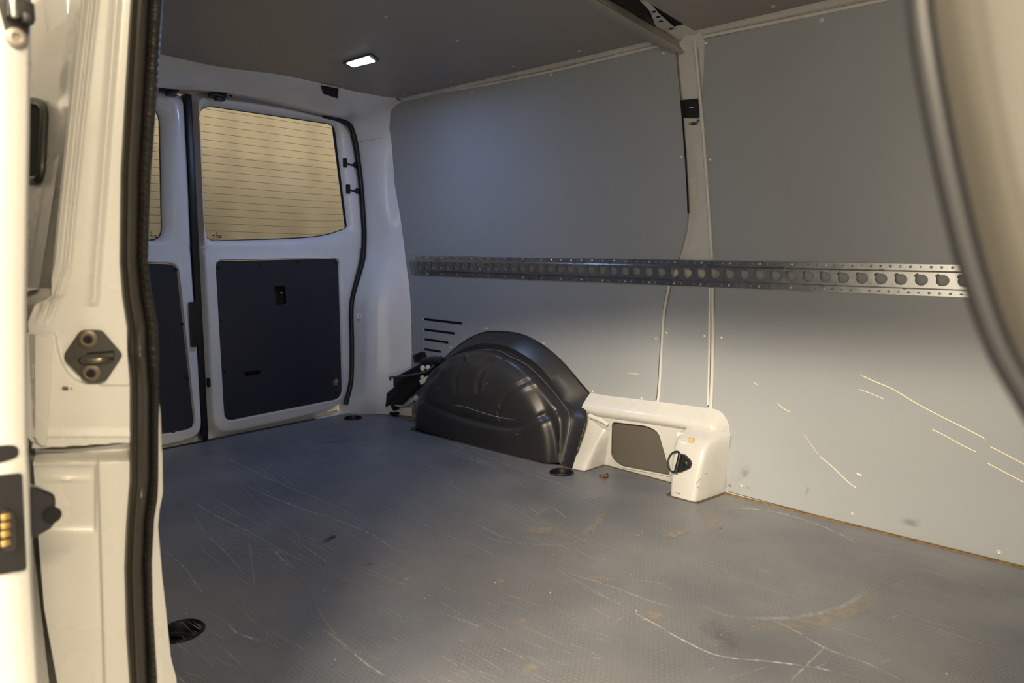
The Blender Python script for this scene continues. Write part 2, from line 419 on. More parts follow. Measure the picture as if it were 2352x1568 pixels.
# wear on the floor: scratches, dust smears, arcs
class FM:
    normal = np.array([0, 0, 1.])
    def __init__(s, h): s.h = h
    def __call__(s, px, py): return onz(px, py, s.h)
def marks(name, polys, m, h, parent, mp=None, fe=.15):
    V, F, A = ribbon(polys, mp or FM(h), fe); o = obj(name, V, F, m, parent, fade=A); o['kind'] = 'stuff'; return o
S1 = [([(560, 1112), (620, 1140), (700, 1170), (790, 1200), (850, 1225), (890, 1250), (905, 1262), (948, 1272)], .006, 1.0),
      ([(505, 1045), (590, 1085), (640, 1108), (705, 1136)], .007, .8), ([(640, 1108), (720, 1140), (800, 1175), (900, 1205)], .004, .6),
      ([(430, 1140), (480, 1175), (560, 1215), (640, 1260), (720, 1300)], .006, .8), ([(475, 1135), (560, 1185), (620, 1215), (700, 1255), (800, 1330)], .004, .75),
      ([(608, 1240), (640, 1275), (665, 1300), (690, 1312)], .007, .9), ([(615, 1240), (650, 1272), (672, 1300), (700, 1315)], .004, .8),
      ([(440, 1170), (470, 1220), (520, 1270), (570, 1330)], .005, .6), ([(570, 1235), (578, 1290), (586, 1350)], .004, .7),
      ([(372, 1260), (420, 1300), (450, 1340), (478, 1380)], .005, .7), ([(520, 1428), (540, 1450), (570, 1462), (604, 1474)], .007, .9),
      ([(735, 1440), (790, 1480), (850, 1530), (915, 1568)], .005, .8), ([(720, 1380), (765, 1450), (800, 1480)], .004, .5),
      ([(830, 1140), (920, 1180), (1000, 1215), (1070, 1250)], .004, .5), ([(1140, 1060), (1220, 1090), (1300, 1115)], .004, .6),
      ([(1000, 1005), (1080, 1035), (1150, 1060), (1240, 1095)], .004, .4), ([(800, 1005), (900, 1040), (1000, 1075), (1090, 1110)], .004, .4),
      ([(1435, 1395), (1500, 1430), (1570, 1470), (1650, 1505), (1760, 1518), (1870, 1532), (1990, 1560)], .006, .95),
      ([(1750, 1412), (1830, 1450), (1900, 1490), (1990, 1522), (2080, 1566)], .005, .85), ([(1905, 1475), (1850, 1530), (1810, 1568)], .005, .6),
      ([(1610, 1390), (1660, 1410), (1700, 1420)], .005, .6), ([(1300, 1315), (1400, 1345), (1480, 1375), (1560, 1400)], .005, .6),
      ([(1640, 1168), (1720, 1168), (1800, 1180), (1880, 1205), (1940, 1232), (1985, 1262)], .010, .7),
      ([(1700, 1418), (1790, 1420), (1880, 1408), (1950, 1385), (1990, 1355)], .016, .55),
      ([(1440, 1330), (1520, 1340), (1550, 1362)], .004, .5), ([(1268, 1165), (1290, 1180), (1300, 1190)], .004, .7), ([(1225, 1185), (1250, 1170), (1268, 1165)], .004, .5)]
rr = random.Random(3)
for k in range(230):
    x, y = rr.uniform(380, 1350), rr.uniform(1010, 1560)
    if y < 1040-.21*(x-378)+40: continue
    ln = rr.uniform(20, 110); sl = rr.uniform(.28, .62) if x > 700 else rr.uniform(.35, 1.0)
    S1.append(([(x, y), (x+ln*.5, y+ln*.5*sl+rr.uniform(-2, 2)), (x+ln, y+ln*sl)], rr.uniform(.0015, .0035), rr.uniform(.25, .7)))
for k in range(60):
    x, y = rr.uniform(1250, 2300), rr.uniform(1330, 1565); ln = rr.uniform(8, 40); sl = rr.uniform(-.6, .7)
    S1.append(([(x, y), (x+ln*.5, y+ln*.5*sl), (x+ln, y+ln*sl)], rr.uniform(.0015, .003), rr.uniform(.3, .7)))
marks('scratches', S1, SCR, .0006, floor)
D1 = [([(1190, 1210), (1240, 1218), (1290, 1210)], .05, .75), ([(1300, 1250), (1350, 1220), (1378, 1190), (1384, 1160)], .03, .65), ([(1520, 1235), (1550, 1225), (1580, 1215)], .045, .8),
      ([(1470, 1405), (1500, 1412), (1530, 1425)], .035, .95), ([(1340, 1325), (1380, 1330), (1420, 1325)], .03, .6), ([(1345, 1145), (1365, 1142), (1385, 1143)], .018, .95),
      ([(1190, 1420), (1215, 1435)], .03, .7), ([(1200, 1525), (1240, 1545)], .035, .7), ([(1660, 1420), (1760, 1440), (1880, 1425), (1980, 1385), (2030, 1330)], .05, .55),
      ([(1600, 1160), (1640, 1200), (1640, 1240)], .06, .5), ([(820, 1320), (780, 1350), (760, 1360)], .06, .35), ([(1140, 1330), (1160, 1335)], .012, .9), ([(1260, 1270), (1280, 1275)], .014, .8)]
marks('dust_smears', D1, DUST, .0009, floor, fe=.45)
D2 = [([(1000, 1020), (1080, 1050), (1170, 1085)], .07, .45), ([(1380, 1190), (1360, 1225), (1320, 1245), (1240, 1250), (1140, 1240), (1060, 1205)], .02, .45), ([(900, 1340), (960, 1310)], .03, .5), ([(1820, 1370), (1880, 1350)], .05, .4),
      ([(420, 1190), (560, 1260), (640, 1330)], .13, .35), ([(1720, 1300), (1800, 1330)], .09, .35)]
marks('pale_scuffs', D2, PALE, .0003, floor, fe=.4)
D3 = [([(728, 1250), (760, 1235), (782, 1215)], .03, .9), ([(835, 1290), (860, 1300)], .03, .8), ([(1150, 1075), (1200, 1085)], .05, .5), ([(590, 1360), (610, 1358)], .03, .6), ([(820, 1010), (700, 1020)], .05, .35),
      ([(1650, 1212), (1660, 1214)], .010, 1), ([(1600, 1400), (1700, 1500)], .07, .4)]
marks('dark_smears', D3, DARKSM, .0012, floor, fe=.4)

# tie-down cups
for lb, c in CUPS:
    t = thing('tie_down_cup', lb, 'tie-down', (c[0], c[1], -.030), 'black tie-down cups sunk in the floor')
    lathe('cup', [(.001, -.026), (.031, -.024), (.034, -.006), (.036, .003), (.0385, .0045), (.0412, .002), (.041, -.03), (.001, -.031)], (c[0], c[1], 0), (0, 0, 1), BLACK, t, 28)
    a = math.radians(35)
    tube('lashing_bar', [(c[0]-.030*math.cos(a), c[1]-.030*math.sin(a), -.010), (c[0], c[1], -.007), (c[0]+.030*math.cos(a), c[1]+.030*math.sin(a), -.010)], .0055, BLACK, t)
    for s in (-1, 1):
        lathe('bolt', [(.006, -.026), (.006, -.020), (.003, -.019), (.001, -.021)], (c[0]+s*.018*math.sin(a), c[1]-s*.018*math.cos(a), 0), (0, 0, 1), CHROME if s > 0 else BLACK, t, 10)

# ---- left wall: white pressed sheet, lining panels screwed on it
TP = .009                        # lining thickness
rows = [[(x, YW(z)+TP+.001, z) for x in np.linspace(.10, 2.80, 14)] for z in [-.04, 0, .1, .2, .3, .4, .5, .6, .7, .8, .9, 1., 1.05, 1.1, 1.15, 1.2, 1.25, 1.3, 1.33, 1.352]]
rows.append([(x, .742, 1.358) for x in np.linspace(.10, 2.80, 14)]); rows.append([(x, .70, 1.372) for x in np.linspace(.10, 2.80, 14)])
wall = grid('wall_left', rows, PAINT, thick=0, angle=60); struct(wall)
def wm(off=0.):
    return lambda u, v, d: (u, YW(v)+off+d, v)
def wuv(px, py):
    p = onwall(px, py); return (p[0], p[2])
CV = [.05, .1, .15, .2, .25, .3, .38, .45, .52, .6, .68, .75, .82, .9, .95, 1., 1.05, 1.1, 1.15, 1.2, 1.225, 1.25, 1.275, 1.3, 1.33]
def wpoly(pts, r=.012):
    return rnd([(*wuv(*p[:2]), *(p[2:] if len(p) > 2 else ())) for p in pts], r)
SL = [((968, 732), (1062, 743)), ((968, 756), (1045, 766)), ((969, 778), (1030, 787)), ((969, 801), (1013, 808))]
slots = []
for a, b in SL:
    (x0, z0), (x1, z1) = wuv(*a), wuv(*b)
    slots.append(rnd([(x0, z0-.0055), (x1, z1-.0055), (x1, z1+.0055), (x0, z0+.0055)], .005, 3))
RP = wpoly([(897, 231, .05), (1070, 205, 0), (1265, 168, 0), (1500, 112, 0), (1552, 101, .01), (1561, 200, 0), (1571, 320, 0), (1580, 440, .05), (1580, 515, .06), (1560, 592, .05), (1537, 640, .05), (1524, 690, .05),
            (1517, 770, 0), (1506, 928, .03), (1440, 922, 0), (1356, 908, .005), (1280, 930, 0), (1000, 965, 0), (946, 950, 0), (945, 850, 0), (942, 740, 0), (937, 640, 0), (925, 540, .03), (905, 420, .05), (893, 310, .04)], .03)
rp = plate('lining_panel', RP, slots, wm(), TP, PANEL, wall, cv=CV, angle=50)
cp = plate('lining_panel', wpoly([(1545, 640, .01), (1640, 640, .005), (1634, 700, 0), (1624, 958, .03), (1514, 937, .03), (1516, 850, 0), (1527, 735, .03)]), [], wm(), TP, PANEL, wall, cv=CV, angle=50)
fx = 2.74
FP = wpoly([(1603, 93, .02), (1830, 45, 0), (2040, 3, 0)])+[(fx, 1.333), (fx, .004)]
FP += [tuple(wuv(*p)) for p in [(2352, 1308), (2055, 1230), (1669, 1127), (1668, 1020), (1660, 985), (1650, 968), (1641, 955), (1637, 935), (1641, 800), (1642, 690), (1639, 590), (1632, 480), (1624, 370), (1613, 230)]]
fp = plate('lining_panel', FP, [], wm(), TP, PANEL, wall, cv=CV, angle=50)
def wn(z):
    dy = (YW(z+.02)-YW(z-.02))/.04; n = np.array([0, -1, dy]); return n/np.linalg.norm(n)
def wscrews(lst, parent, me=None):
    for q in lst:
        p = onwall(*q); screw((p[0], p[1]-.0003, p[2]), wn(p[2]), parent, me)
wscrews([(1085, 211), (1266, 171), (1524, 122), (1117, 755), (1249, 788), (1036, 797), (1361, 899), (1473, 915), (1507, 778), (1565, 360)], rp)
wscrews([(935, 241), (922, 380), (934, 505), (941, 578), (944, 655), (947, 735), (948, 810)], rp, SMS)
wscrews([(1531, 764), (1618, 772), (1534, 937), (1602, 947)], cp)
wscrews([(1621, 99), (1887, 47), (1631, 366), (1657, 776), (1703, 1116), (1957, 1181), (2294, 1269)], fp)
# black sheet put in for the shade behind the vent slots, and pale strip
box('vent_shade_backing', (.43, .868, .375), (.32, .006, .19), VOID, wall, bev=0)
box('vent_edge', (.309, .8635, .375), (.020, .004, .17), WHITEP, wall, bev=0)
# pressed white rims standing beside the panels
def rim(pts, r=.006, n=40, off=.001, name='pressed_rim'):
    P = spline([onwall(*p, off) for p in pts], n); return tube(name, P, r, PAINT, wall, 8)
rim([(1595, 88), (1604, 180), (1613, 280), (1621, 380), (1628, 480), (1635, 590)], .006)
rim([(1636, 660), (1638, 760), (1636, 860), (1632, 945)], .0062); rim([(1630, 660), (1629, 800), (1626, 930)], .004)
rim([(1537, 655), (1525, 720), (1520, 800), (1514, 900), (1508, 935)], .005)
rim([(905, 222), (1070, 202), (1265, 164), (1500, 108), (1555, 95)], .005, 50); rim([(1600, 88), (1830, 41), (2040, -2), (2200, -34)], .005)
# plywood edge and black gap along the pillar
rim([(1553, 115), (1557, 160), (1561, 200), (1564, 230)], .0014, 20, .006, 'panel_gap').data.materials[0] = WOOD
rim([(1564, 230), (1570, 300), (1575, 370), (1579, 440), (1581, 490)], .0026, 24, .004, 'panel_gap').data.materials[0] = VOID
# black tape patch with a torn edge, scuff below it
tp = [wuv(*p) for p in [(1562, 229), (1602, 225), (1601, 236), (1604, 246), (1602, 257), (1604, 266), (1600, 271), (1566, 270)]]
tape = plate('tape_patch', tp, [], wm(TP-.002), .002, TAPE, wall, cv=CV); tape['label'] = 'black tape patch with a torn edge'
plate('tape_fleck', [wuv(*p) for p in [(1581, 245.5), (1590, 244.5), (1590, 246.5), (1581, 247.5)]], [], wm(TP-.0026), .0006, WHITEP, wall)
class WMAP:
    normal = np.array([0, -1., 0])
    def __init__(s, off): s.off = off
    def __call__(s, px, py): return onwall(px, py, s.off)
marks('scuff_mark', [([(1578, 283), (1592, 284), (1606, 282)], .012, 1), ([(1602, 273), (1605, 280)], .010, 1)], GRIME, 0, wall, WMAP(-.0080), .3)
G = [([(1972, 859), (2010, 876), (2050, 893), (2100, 923), (2150, 950), (2200, 975), (2255, 1003), (2268, 1014)], .0034, 1.), ([(2272, 1024), (2310, 1043), (2360, 1070)], .0036, 1.),
     ([(1971, 893), (2000, 903), (2032, 917)], .003, .9), ([(2138, 984), (2170, 1000), (2210, 1022), (2246, 1039)], .003, 1.), ([(2264, 1061), (2300, 1080), (2352, 1107), (2380, 1120)], .0034, 1.),
     ([(1730, 877), (1741, 884)], .0028, .8), ([(1785, 925), (1800, 938), (1817, 947)], .0030, .9), ([(1845, 995), (1870, 1030), (1882, 1046)], .0024, .6), ([(1882, 1047), (1910, 1070), (1950, 1108), (1970, 1122)], .003, 1.),
     ([(1967, 1086), (1980, 1092)], .006, 1.)]
marks('gouges', G, GOUGE, 0, fp, WMAP(.0005), .04)
marks('gouges', [([(1440, 858), (1452, 857), (1470, 860)], .003, .7), ([(1290, 730), (1300, 732)], .003, .4)], GOUGE, 0, rp, WMAP(.0005), .2)
marks('smudges', [([(1850, 1150), (1855, 1125), (1860, 1116)], .012, .5), ([(1680, 1105), (1710, 1085), (1720, 1060)], .03, .35), ([(2060, 1195), (2120, 1205)], .03, .3), ([(1672, 1112), (1682, 1118)], .01, .7), ([(1712, 1118), (1722, 1122)], .008, .7)], DARKSM, 0, fp, WMAP(.0008), .4)

# ---- cargo rail: galvanised hat profile with keyholes
ZR = [(.630, 0), (.645, 0)]
rail = thing('cargo_rail', 'long galvanised load rail with a row of keyholes along the grey wall panels', 'rail', (1.45, .85, .63))
def railz(px, py): return onwall(px, py)[2]
x0r, x1r = .250, 2.66
zt0, zb0 = .7205, .6365; zt1, zb1 = .7075, .6285
def zt(x): return np.interp(x, [x0r, x1r], [zt0, zt0+(zt1-zt0)*(x1r-x0r)/2.085])
def zb(x): return np.interp(x, [x0r, x1r], [zb0, zb0+(zb1-zb0)*(x1r-x0r)/2.085])
def rmap(u, v, d):
    # v: 0..1 across the developed height; bent as a flat hat: flange, step, web, step, flange
    z = zb(u)+(zt(u)-zb(u))*v
    depth = np.interp(v, [0, .20, .25, .75, .80, 1], [.004, .004, .017, .017, .004, .004])
    return (u, YW(z)-depth+d, z)
pitch = .0455; holes = []
HR = .0145
def kh(cx, cv=.5):
    ca, sa = math.cos(math.radians(133)), math.sin(math.radians(133)); q = []
    for k in range(15): a = math.radians(108-(360-52)*k/14); q.append((HR*math.cos(a), HR*math.sin(a)))
    w_ = .0042
    q += [(HR*.93*ca-w_*sa, HR*.93*sa+w_*ca*-1*-1), ((HR+.0062)*ca-w_*sa, (HR+.0062)*sa+w_*ca), ((HR+.0062)*ca+w_*sa, (HR+.0062)*sa-w_*ca)]
    q = q[:15]+[((HR+.0058)*ca-w_*sa, (HR+.0058)*sa+w_*ca), ((HR+.0058)*ca+w_*sa, (HR+.0058)*sa-w_*ca)]
    return [(cx+p, cv+r/.082) for p, r in q]
n = 0; x = x0r+.018
while x < x1r-.02:
    holes.append(kh(x)); x += pitch
fl = []
x = x0r+.012; k = 0
while x < x1r-.02:
    if k % 4 != 2:
        for v in (.09, .91): fl.append((x, v, k))
    x += pitch*.5; k += 1
for x, v, k in fl:
    if k % 4 != 0: holes.append([(x+.0036*math.cos(a), v+.044*math.sin(a)) for a in [i*math.pi/4 for i in range(8)]])
for i, x in enumerate(np.arange(x0r+.16, x1r-.05, .245)):
    holes.append([(x-.004, .765), (x+.004, .762), (x+.011, .80), (x+.008, .835), (x+.001, .83)]); 
    holes.append([(x+.055, .24), (x+.062, .236), (x+.066, .19), (x+.058, .175)])
body = plate('rail_body', [(x0r, 0), (x1r, 0), (x1r, 1), (x0r, 1)], holes, rmap, .0028, ZINC, rail, cv=[.20, .25, .75, .80], cu=list(np.arange(.5, 2.6, .3)), angle=20)
for x, v, k in fl:
    if k % 4 == 0:
        p = rmap(x, v, 0); screw((p[0], p[1]-.0002, p[2]), (0, -1, 0), rail, SMS)
V = []; F = []
for x in np.arange(x0r+.012+pitch, x1r-.04, pitch*2):           # small raised diamonds pressed between the holes
    for v in (.09, .91):
        p = rmap(x, v, 0); b = len(V); V += [(p[0]-.0045, p[1]-.0001, p[2]), (p[0], p[1]-.0001, p[2]-.0028), (p[0]+.0045, p[1]-.0001, p[2]), (p[0], p[1]-.0001, p[2]+.0028), (p[0], p[1]-.0014, p[2])]
        F += [(b, b+1, b+4), (b+1, b+2, b+4), (b+2, b+3, b+4), (b+3, b, b+4)]
o = obj('pressed_diamonds', V, F, ZINC, rail); o['kind'] = 'stuff'

# ---- roof lining
ZC = 1.360
rear_edge = [(.19, -.74), (.20, -.3), (.205, 0), (.24, .12), (.277, .22), (.288, .411), (.275, .55), (.30, .66), (.34, .728)]
def cmap(u, v, d): return (u, v, ZC+.012*(1-(v/.8)**2)*0+d)
c1 = rnd([(*p, .03) for p in rear_edge]+[(1.515, .742, .004), (1.560, .40, 0), (1.570, 0, 0), (1.570, -.74, .02)], .02, 4)
ceil = plate('ceiling', c1, [], cmap, .008, ROOF); struct(ceil)
c2 = [(1.645, -.74), (1.645, 0), (1.640, .42), (1.632, .737), (2.0, .764), (2.76, .768), (2.76, -.74)]
plate('roof_panel', c2, [], cmap, .008, ROOF, ceil)
for q in [(1035, 187), (1180, 152), (1330, 117), (930, 215), (884, 37), (1776, 14), (1050, 93)]:
    p = onz(*q, ZC); screw((p[0], p[1], ZC-.0003), (0, 0, -1), ceil, SMP, 'clip')
# outer roof skin keeps the light out
struct(obj('trim_1', [(-.08, -.95, 1.42), (2.85, -.95, 1.42), (2.85, .95, 1.42), (-.08, .95, 1.42), (-.08, -.95, 1.46), (2.85, -.95, 1.46), (2.85, .95, 1.46), (-.08, .95, 1.46)],
           [(0, 1, 2, 3), (4, 5, 6, 7), (0, 1, 5, 4), (1, 2, 6, 5), (2, 3, 7, 6), (3, 0, 4, 7)], PAINT))
# ---- ceiling lamp
lc = np.array([.640, .312, ZC])
lamp = thing('ceiling_lamp', 'small square white LED lamp glowing on the dark roof lining', 'lamp', (lc[0], lc[1], ZC-.012))
LP = [tuple(onz(*q, ZC-.006)[:2]) for q in [(795, 146), (847, 130), (862, 142), (811, 154)]]
LPc = np.mean(LP, axis=0); lamp.location = (LPc[0], LPc[1], ZC-.012); WL[lamp.name] = np.array(lamp.location)
outer = [tuple(LPc+(np.array(p)-LPc)*1.30) for p in LP]
plate('lamp_frame', rnd(outer, .012, 4), [rnd(LP, .006, 3)], lambda u, v, d: (u, v, ZC-.005+d), .005, mat('dark_lamp_frame', (.06, .06, .065), .5), lamp)
plate('diffuser', rnd([tuple(LPc+(np.array(p)-LPc)*.99) for p in LP], .006, 3), [], lambda u, v, d: (u, v, ZC-.0065+d), .006, LED, lamp)
ll = bpy.data.lights.new('led_light', 'AREA'); ll.size = .09; ll.energy = 2.1; ll.color = (.36, .54, 1.0)
lo = bpy.data.objects.new('led_light', ll); COL.objects.link(lo); lo.parent = lamp; lo.location = (0, 0, -.004)

# ---- rear frame: header over the doors and corner pillars
ST = [((0, .655, -.005), (.13, .735, .003), (.255, .838, -.005)), ((0, .66, .04), (.11, .716, .05), (.25, .845, .06)), ((0, .695, .14), (.10, .714, .14), (.250, .850, .14)), ((0, .704, .30), (.10, .722, .30), (.246, .862, .30)), ((0, .706, .495), (.10, .735, .50), (.236, .866, .5)),
      ((0, .745, .62), (.10, .780, .615), (.222, .868, .62)), ((0, .772, .70), (.10, .825, .70), (.208, .866, .70)), ((0, .782, .80), (.10, .852, .79), (.192, .861, .80)), ((0, .780, .9), (.10, .820, .90), (.172, .858, .90)), ((0, .770, 1.05), (.10, .808, 1.05), (.163, .838, 1.05)),
      ((0, .752, 1.18), (.10, .790, 1.17), (.184, .804, 1.20)), ((0, .735, 1.25), (.10, .779, 1.247), (.20, .788, 1.28)), ((0, .712, 1.295), (.10, .755, 1.296), (.235, .770, 1.335)), ((0, .66, 1.308), (.10, .70, 1.310), (.29, .745, 1.352)), ((0, .58, 1.312), (.10, .617, 1.302), (.30, .66, 1.356)),
      ((0, .47, 1.318), (.10, .472, 1.307), (.285, .54, 1.357)), ((0, .318, 1.325), (.10, .318, 1.311), (.290, .411, 1.357)), ((0, .177, 1.325), (.10, .177, 1.309), (.28, .22, 1.357)), ((0, .046, 1.32), (.10, .046, 1.297), (.21, .04, 1.357)),
      ((0, -.126, 1.31), (.10, -.126, 1.275), (.205, -.126, 1.357)), ((0, -.4, 1.30), (.10, -.4, 1.27), (.205, -.4, 1.357))]
def toward(p, x): d = np.array(p)-CAM; return CAM+d*((x-CAM[0])/d[0])
ST = [(a, toward(b, .135) if k < 11 else (toward(b, .118) if k < 13 else b), c) for k, (a, b, c) in enumerate(ST)]
I = spline([s[0] for s in ST], 110); Lp = spline([s[1] for s in ST], 110); O = spline([s[2] for s in ST], 110)
rows = []
for a, b, c in zip(I, Lp, O):
    m1 = a*.22+b*.78; m2 = b*.78+c*.22
    row = [a+np.array([-.06, 0, 0]), a, a*.6+b*.4, m1, .25*m1+.5*b+.25*m2, m2, b*.45+c*.55+(b-a)*.03, c, c+(np.array([.03, 0, .03]) if c[1] < .70 else np.array([.02, .02, .0]))]
    rows.append(row)
rear = struct(grid('wall_rear', rows, PAINT_D, angle=70))
mir = [[(p[0], -p[1], p[2]) for p in r] for r in rows[:75]]
grid('corner_pillar', mir, PAINT_D, rear, angle=70)
struct(box('wall_outer.001', (1.38, .985, .66), (2.95, .02, 1.60), PAINT, bev=0))
for nm, c, s_ in (('header_blocker', (-.065, 0, 1.39), (.02, 1.96, .17)), ('post_blocker', (-.065, .885, .66), (.02, .19, 1.5)), ('post_blocker', (-.065, -.885, .66), (.02, .19, 1.5)), ('sill_blocker', (-.065, 0, -.06), (.02, 1.96, .13))):  # unseen boxes added to stop light leaking round the rear frame
    box(nm, c, s_, PAINT, rear, bev=0)
# header fittings
_hp = np.array([p for r in rows for p in r[2:8]])
def onhead(px, py):      # where the view ray meets the header skin
    rd = ray(px, py); rd = rd/np.linalg.norm(rd); v = _hp-CAM; t = v@rd; k = np.argsort(np.linalg.norm(v-np.outer(t, rd), axis=1))[:3]; return CAM+rd*(t[k].mean()-.004)
hs = [onhead(*q) for q in ((737, 197), (777, 203), (775, 225), (742, 219))]
def rubber_block(name, quad, depth, parent, m, nrm):
    nrm = np.array(nrm, float); nrm /= np.linalg.norm(nrm)
    V = [q-nrm*.004 for q in quad]+[q+nrm*depth for q in quad]
    return obj(name, V, [(0, 1, 2, 3), (4, 5, 6, 7), (0, 1, 5, 4), (1, 2, 6, 5), (2, 3, 7, 6), (3, 0, 4, 7)], m, parent)
rubber_block('header_slot', hs, .004, rear, VOID, (.75, -.1, -.6))
for px, py in ((497, 222), (385, 210)):
    p = onx(px, py, .02)
    box('door_catch', (p[0]+.01, p[1], p[2]+.004), (.05, .050, .016), BLACK, rear); box('catch_hook', (p[0]+.015, p[1]+.004, p[2]-.010), (.03, .03, .014), BLACK, rear)
for q in [(515, 214), (530, 219), (398, 203)]:
    p = onx(*q, .075); lathe('drain_hole', [(.006, 0), (.006, .003), (.001, .003)], p, (0, 0, -1), VOID, rear, 10)
for q in [(851, 357), (861, 427), (870, 494), (871, 513)]:
    p = onx(*q, .05); lathe('hole', [(.0035, 0), (.003, .012), (.001, .012)], p-np.array([.004, 0, 0]), (.6, -.7, 0), VOID, rear, 10)
p = onx(826, 726, .068); lathe('dimple', [(.013, 0), (.011, .003), (.006, .0015), (.003, .001), (.001, -.003)], p, (.65, -.75, 0), PAINT_D, rear, 18); lathe('hole', [(.003, .002), (.0025, .004), (.001, .004)], p, (.65, -.75, 0), VOID, rear, 8)
tube('panel_seam', [onx(824, 326, .075), onx(860, 320, .125), onx(892, 311, .17)], .0008, mat('seam_line', (.30, .30, .30), .6), rear, 6)
# black door seal along the opening
sp = spline([I[k]+np.array([.006, -.004, 0]) for k in range(2, 68, 3)], 90)
tube('door_seal', sp, .0125, BLACK, rear, 10)

# ---- rear doors
def radial(poly, c, n):
    P = [np.array(p, float) for p in poly]; out = []
    for k in range(n):
        a = 2*math.pi*k/n; d = np.array([math.cos(a), math.sin(a)]); best = None
        for i in range(len(P)):
            e0 = P[i]-c; ed = P[(i+1) % len(P)]-P[i]; den = d[0]*ed[1]-d[1]*ed[0]
            if abs(den) < 1e-12: continue
            t = (e0[0]*ed[1]-e0[1]*ed[0])/den; s = (e0[0]*d[1]-e0[1]*d[0])/den
            if t > 0 and -1e-6 <= s <= 1+1e-6 and (best is None or t > best): best = t
        out.append(np.array(c)+d*best)
    return out
def ring_rows(outer, inner, prof, n=144, flange=None):
    c = np.mean(np.array(inner), axis=0); A = radial(outer, c, n); B = radial(inner, c, n); rows = []
    if flange:
        fo, fx_ = flange
        rows.append([(0, *a) if abs(a[1]-.745) < .003 else (fx_, c[0]+(a-c)[0]*(1+fo/np.linalg.norm(a-c)), c[1]+(a-c)[1]*(1+fo/np.linalg.norm(a-c))) for a in A])
    for t, x in prof: rows.append([(x if t > .2 or abs(a[1]-.745) > .003 else 0, *(a+(b-a)*t)) for a, b in zip(A, B)])
    return rows
def rear_door(name, upper, window, lower, panel, mirror=1):
    rows = ring_rows(upper, window, [(0, -.010), (.06, -.003), (.15, 0), (.45, 0), (.62, -.004), (.85, -.016), (.95, -.024), (1, -.034)], flange=(.028, -.05))
    d = struct(grid(name, rows, PAINT_D, closed=True, angle=60))
    rows = ring_rows(lower, panel, [(0, -.012), (.10, -.003), (.25, 0), (.62, 0), (.80, .003), (.92, .004), (.97, 0), (1, -.010)], flange=(.028, -.05))
    grid('lower_frame', rows, PAINT_D, d, closed=True, angle=60)
    return d
UP = rnd([(.048, .745, 0), (.778, .745, 0), (.778, .85, .1), (.742, 1.20, .08), (.700, 1.300, .06), (.375, 1.318, .2), (.050, 1.298, .03)], .02)
WIN = rnd([(.058, .768, .05), (.561, .792, .25), (.712, .842, .02), (.657, 1.290, .035), (.060, 1.274, .06)], .02, 8)
LO = rnd([(.047, .745, 0), (.778, .745, .02), (.742, .62, .10), (.706, .52, .10), (.692, .12, .08), (.645, .040, .08), (.45, .014, .2), (.10, .006, .08), (.047, .04, .05)], .02)
PA = rnd([(.088, .694, .025), (.645, .706, .03), (.648, .066, .05), (.096, .058, .035)], .02, 8)
d1 = rear_door('door_1', UP, WIN, LO, PA)
UP2 = rnd([(-.002, .745, 0), (-.72, .745, 0), (-.70, 1.20, .08), (-.66, 1.29, .06), (0, 1.285, .03)], .02)
WIN2 = rnd([(-.092, .762, .05), (-.68, .80, .2), (-.64, 1.26, .04), (-.075, 1.243, .06)], .02, 8)
LO2 = rnd([(-.002, .745, 0), (-.72, .745, .02), (-.67, .52, .1), (-.66, .12, .08), (-.60, .02, .08), (-.10, .006, .06), (.006, .02, .05), (.006, .3, 0)], .02)
PA2 = rnd([(-.056, .682, .03), (-.60, .70, .03), (-.60, .06, .04), (-.020, .052, .04)], .02, 8)
d2 = rear_door('door_2', UP2, WIN2, LO2, PA2)
def xm(x): return lambda u, v, d: (x-d, u, v)
def shrink(poly, k):
    c = np.mean(np.array(poly), axis=0); return [tuple(c+(np.array(p)-c)*(1-k/np.linalg.norm(np.array(p)-c))) for p in poly]
def glazing(d, win, cut, wires, marks_at):
    pane = plate('window_pane', shrink(win, -.006), [], xm(-.034), .004, GLASS, d)
    plate('glass_border', shrink(win, -.004), [shrink(win, .004)], xm(-.0325), .0008, BLACK, pane)
    V = []; F = []
    for ya, yb, za, zb_, dip in wires:
        ys = np.linspace(ya, yb, 10); b0 = len(V)
        for y in ys:
            t = (y-ya)/(yb-ya); z = za+(zb_-za)*t+dip*(max(0, t-.55)/.45)**2
            V += [(-.0330, y, z-.0006), (-.0330, y, z+.0006), (-.0320, y, z)]
        for i in range(9):
            a = b0+i*3; F += [(a, a+1, a+4, a+3), (a+1, a+2, a+5, a+4), (a+2, a, a+3, a+5)]
    o = obj('heating_wires', V, F, BLACK, pane); o['kind'] = 'stuff'
    V = []; F = []
    def blk(y, z, w_, h_):
        b = len(V); V.extend([(-.0328, y-w_/2, z-h_/2), (-.0328, y+w_/2, z-h_/2), (-.0328, y+w_/2, z+h_/2), (-.0328, y-w_/2, z+h_/2)]); F.append((b, b+1, b+2, b+3))
    my, mz = marks_at
    for k in range(8): blk(my+.0035*math.cos(k*math.pi/4), mz+.0035*math.sin(k*math.pi/4), .0022, .0022)
    for r_ in range(3):
        for cc, w_ in ((-.012, .010), (0, .006), (.006, .004), (.015, .008)):
            if (r_+int(cc*1000)) % 4 != 1: blk(my+cc, mz-.010-r_*.006, w_, .0034)
    o = obj('glass_print', V, F, BLACK, pane); o['kind'] = 'stuff'
    return pane
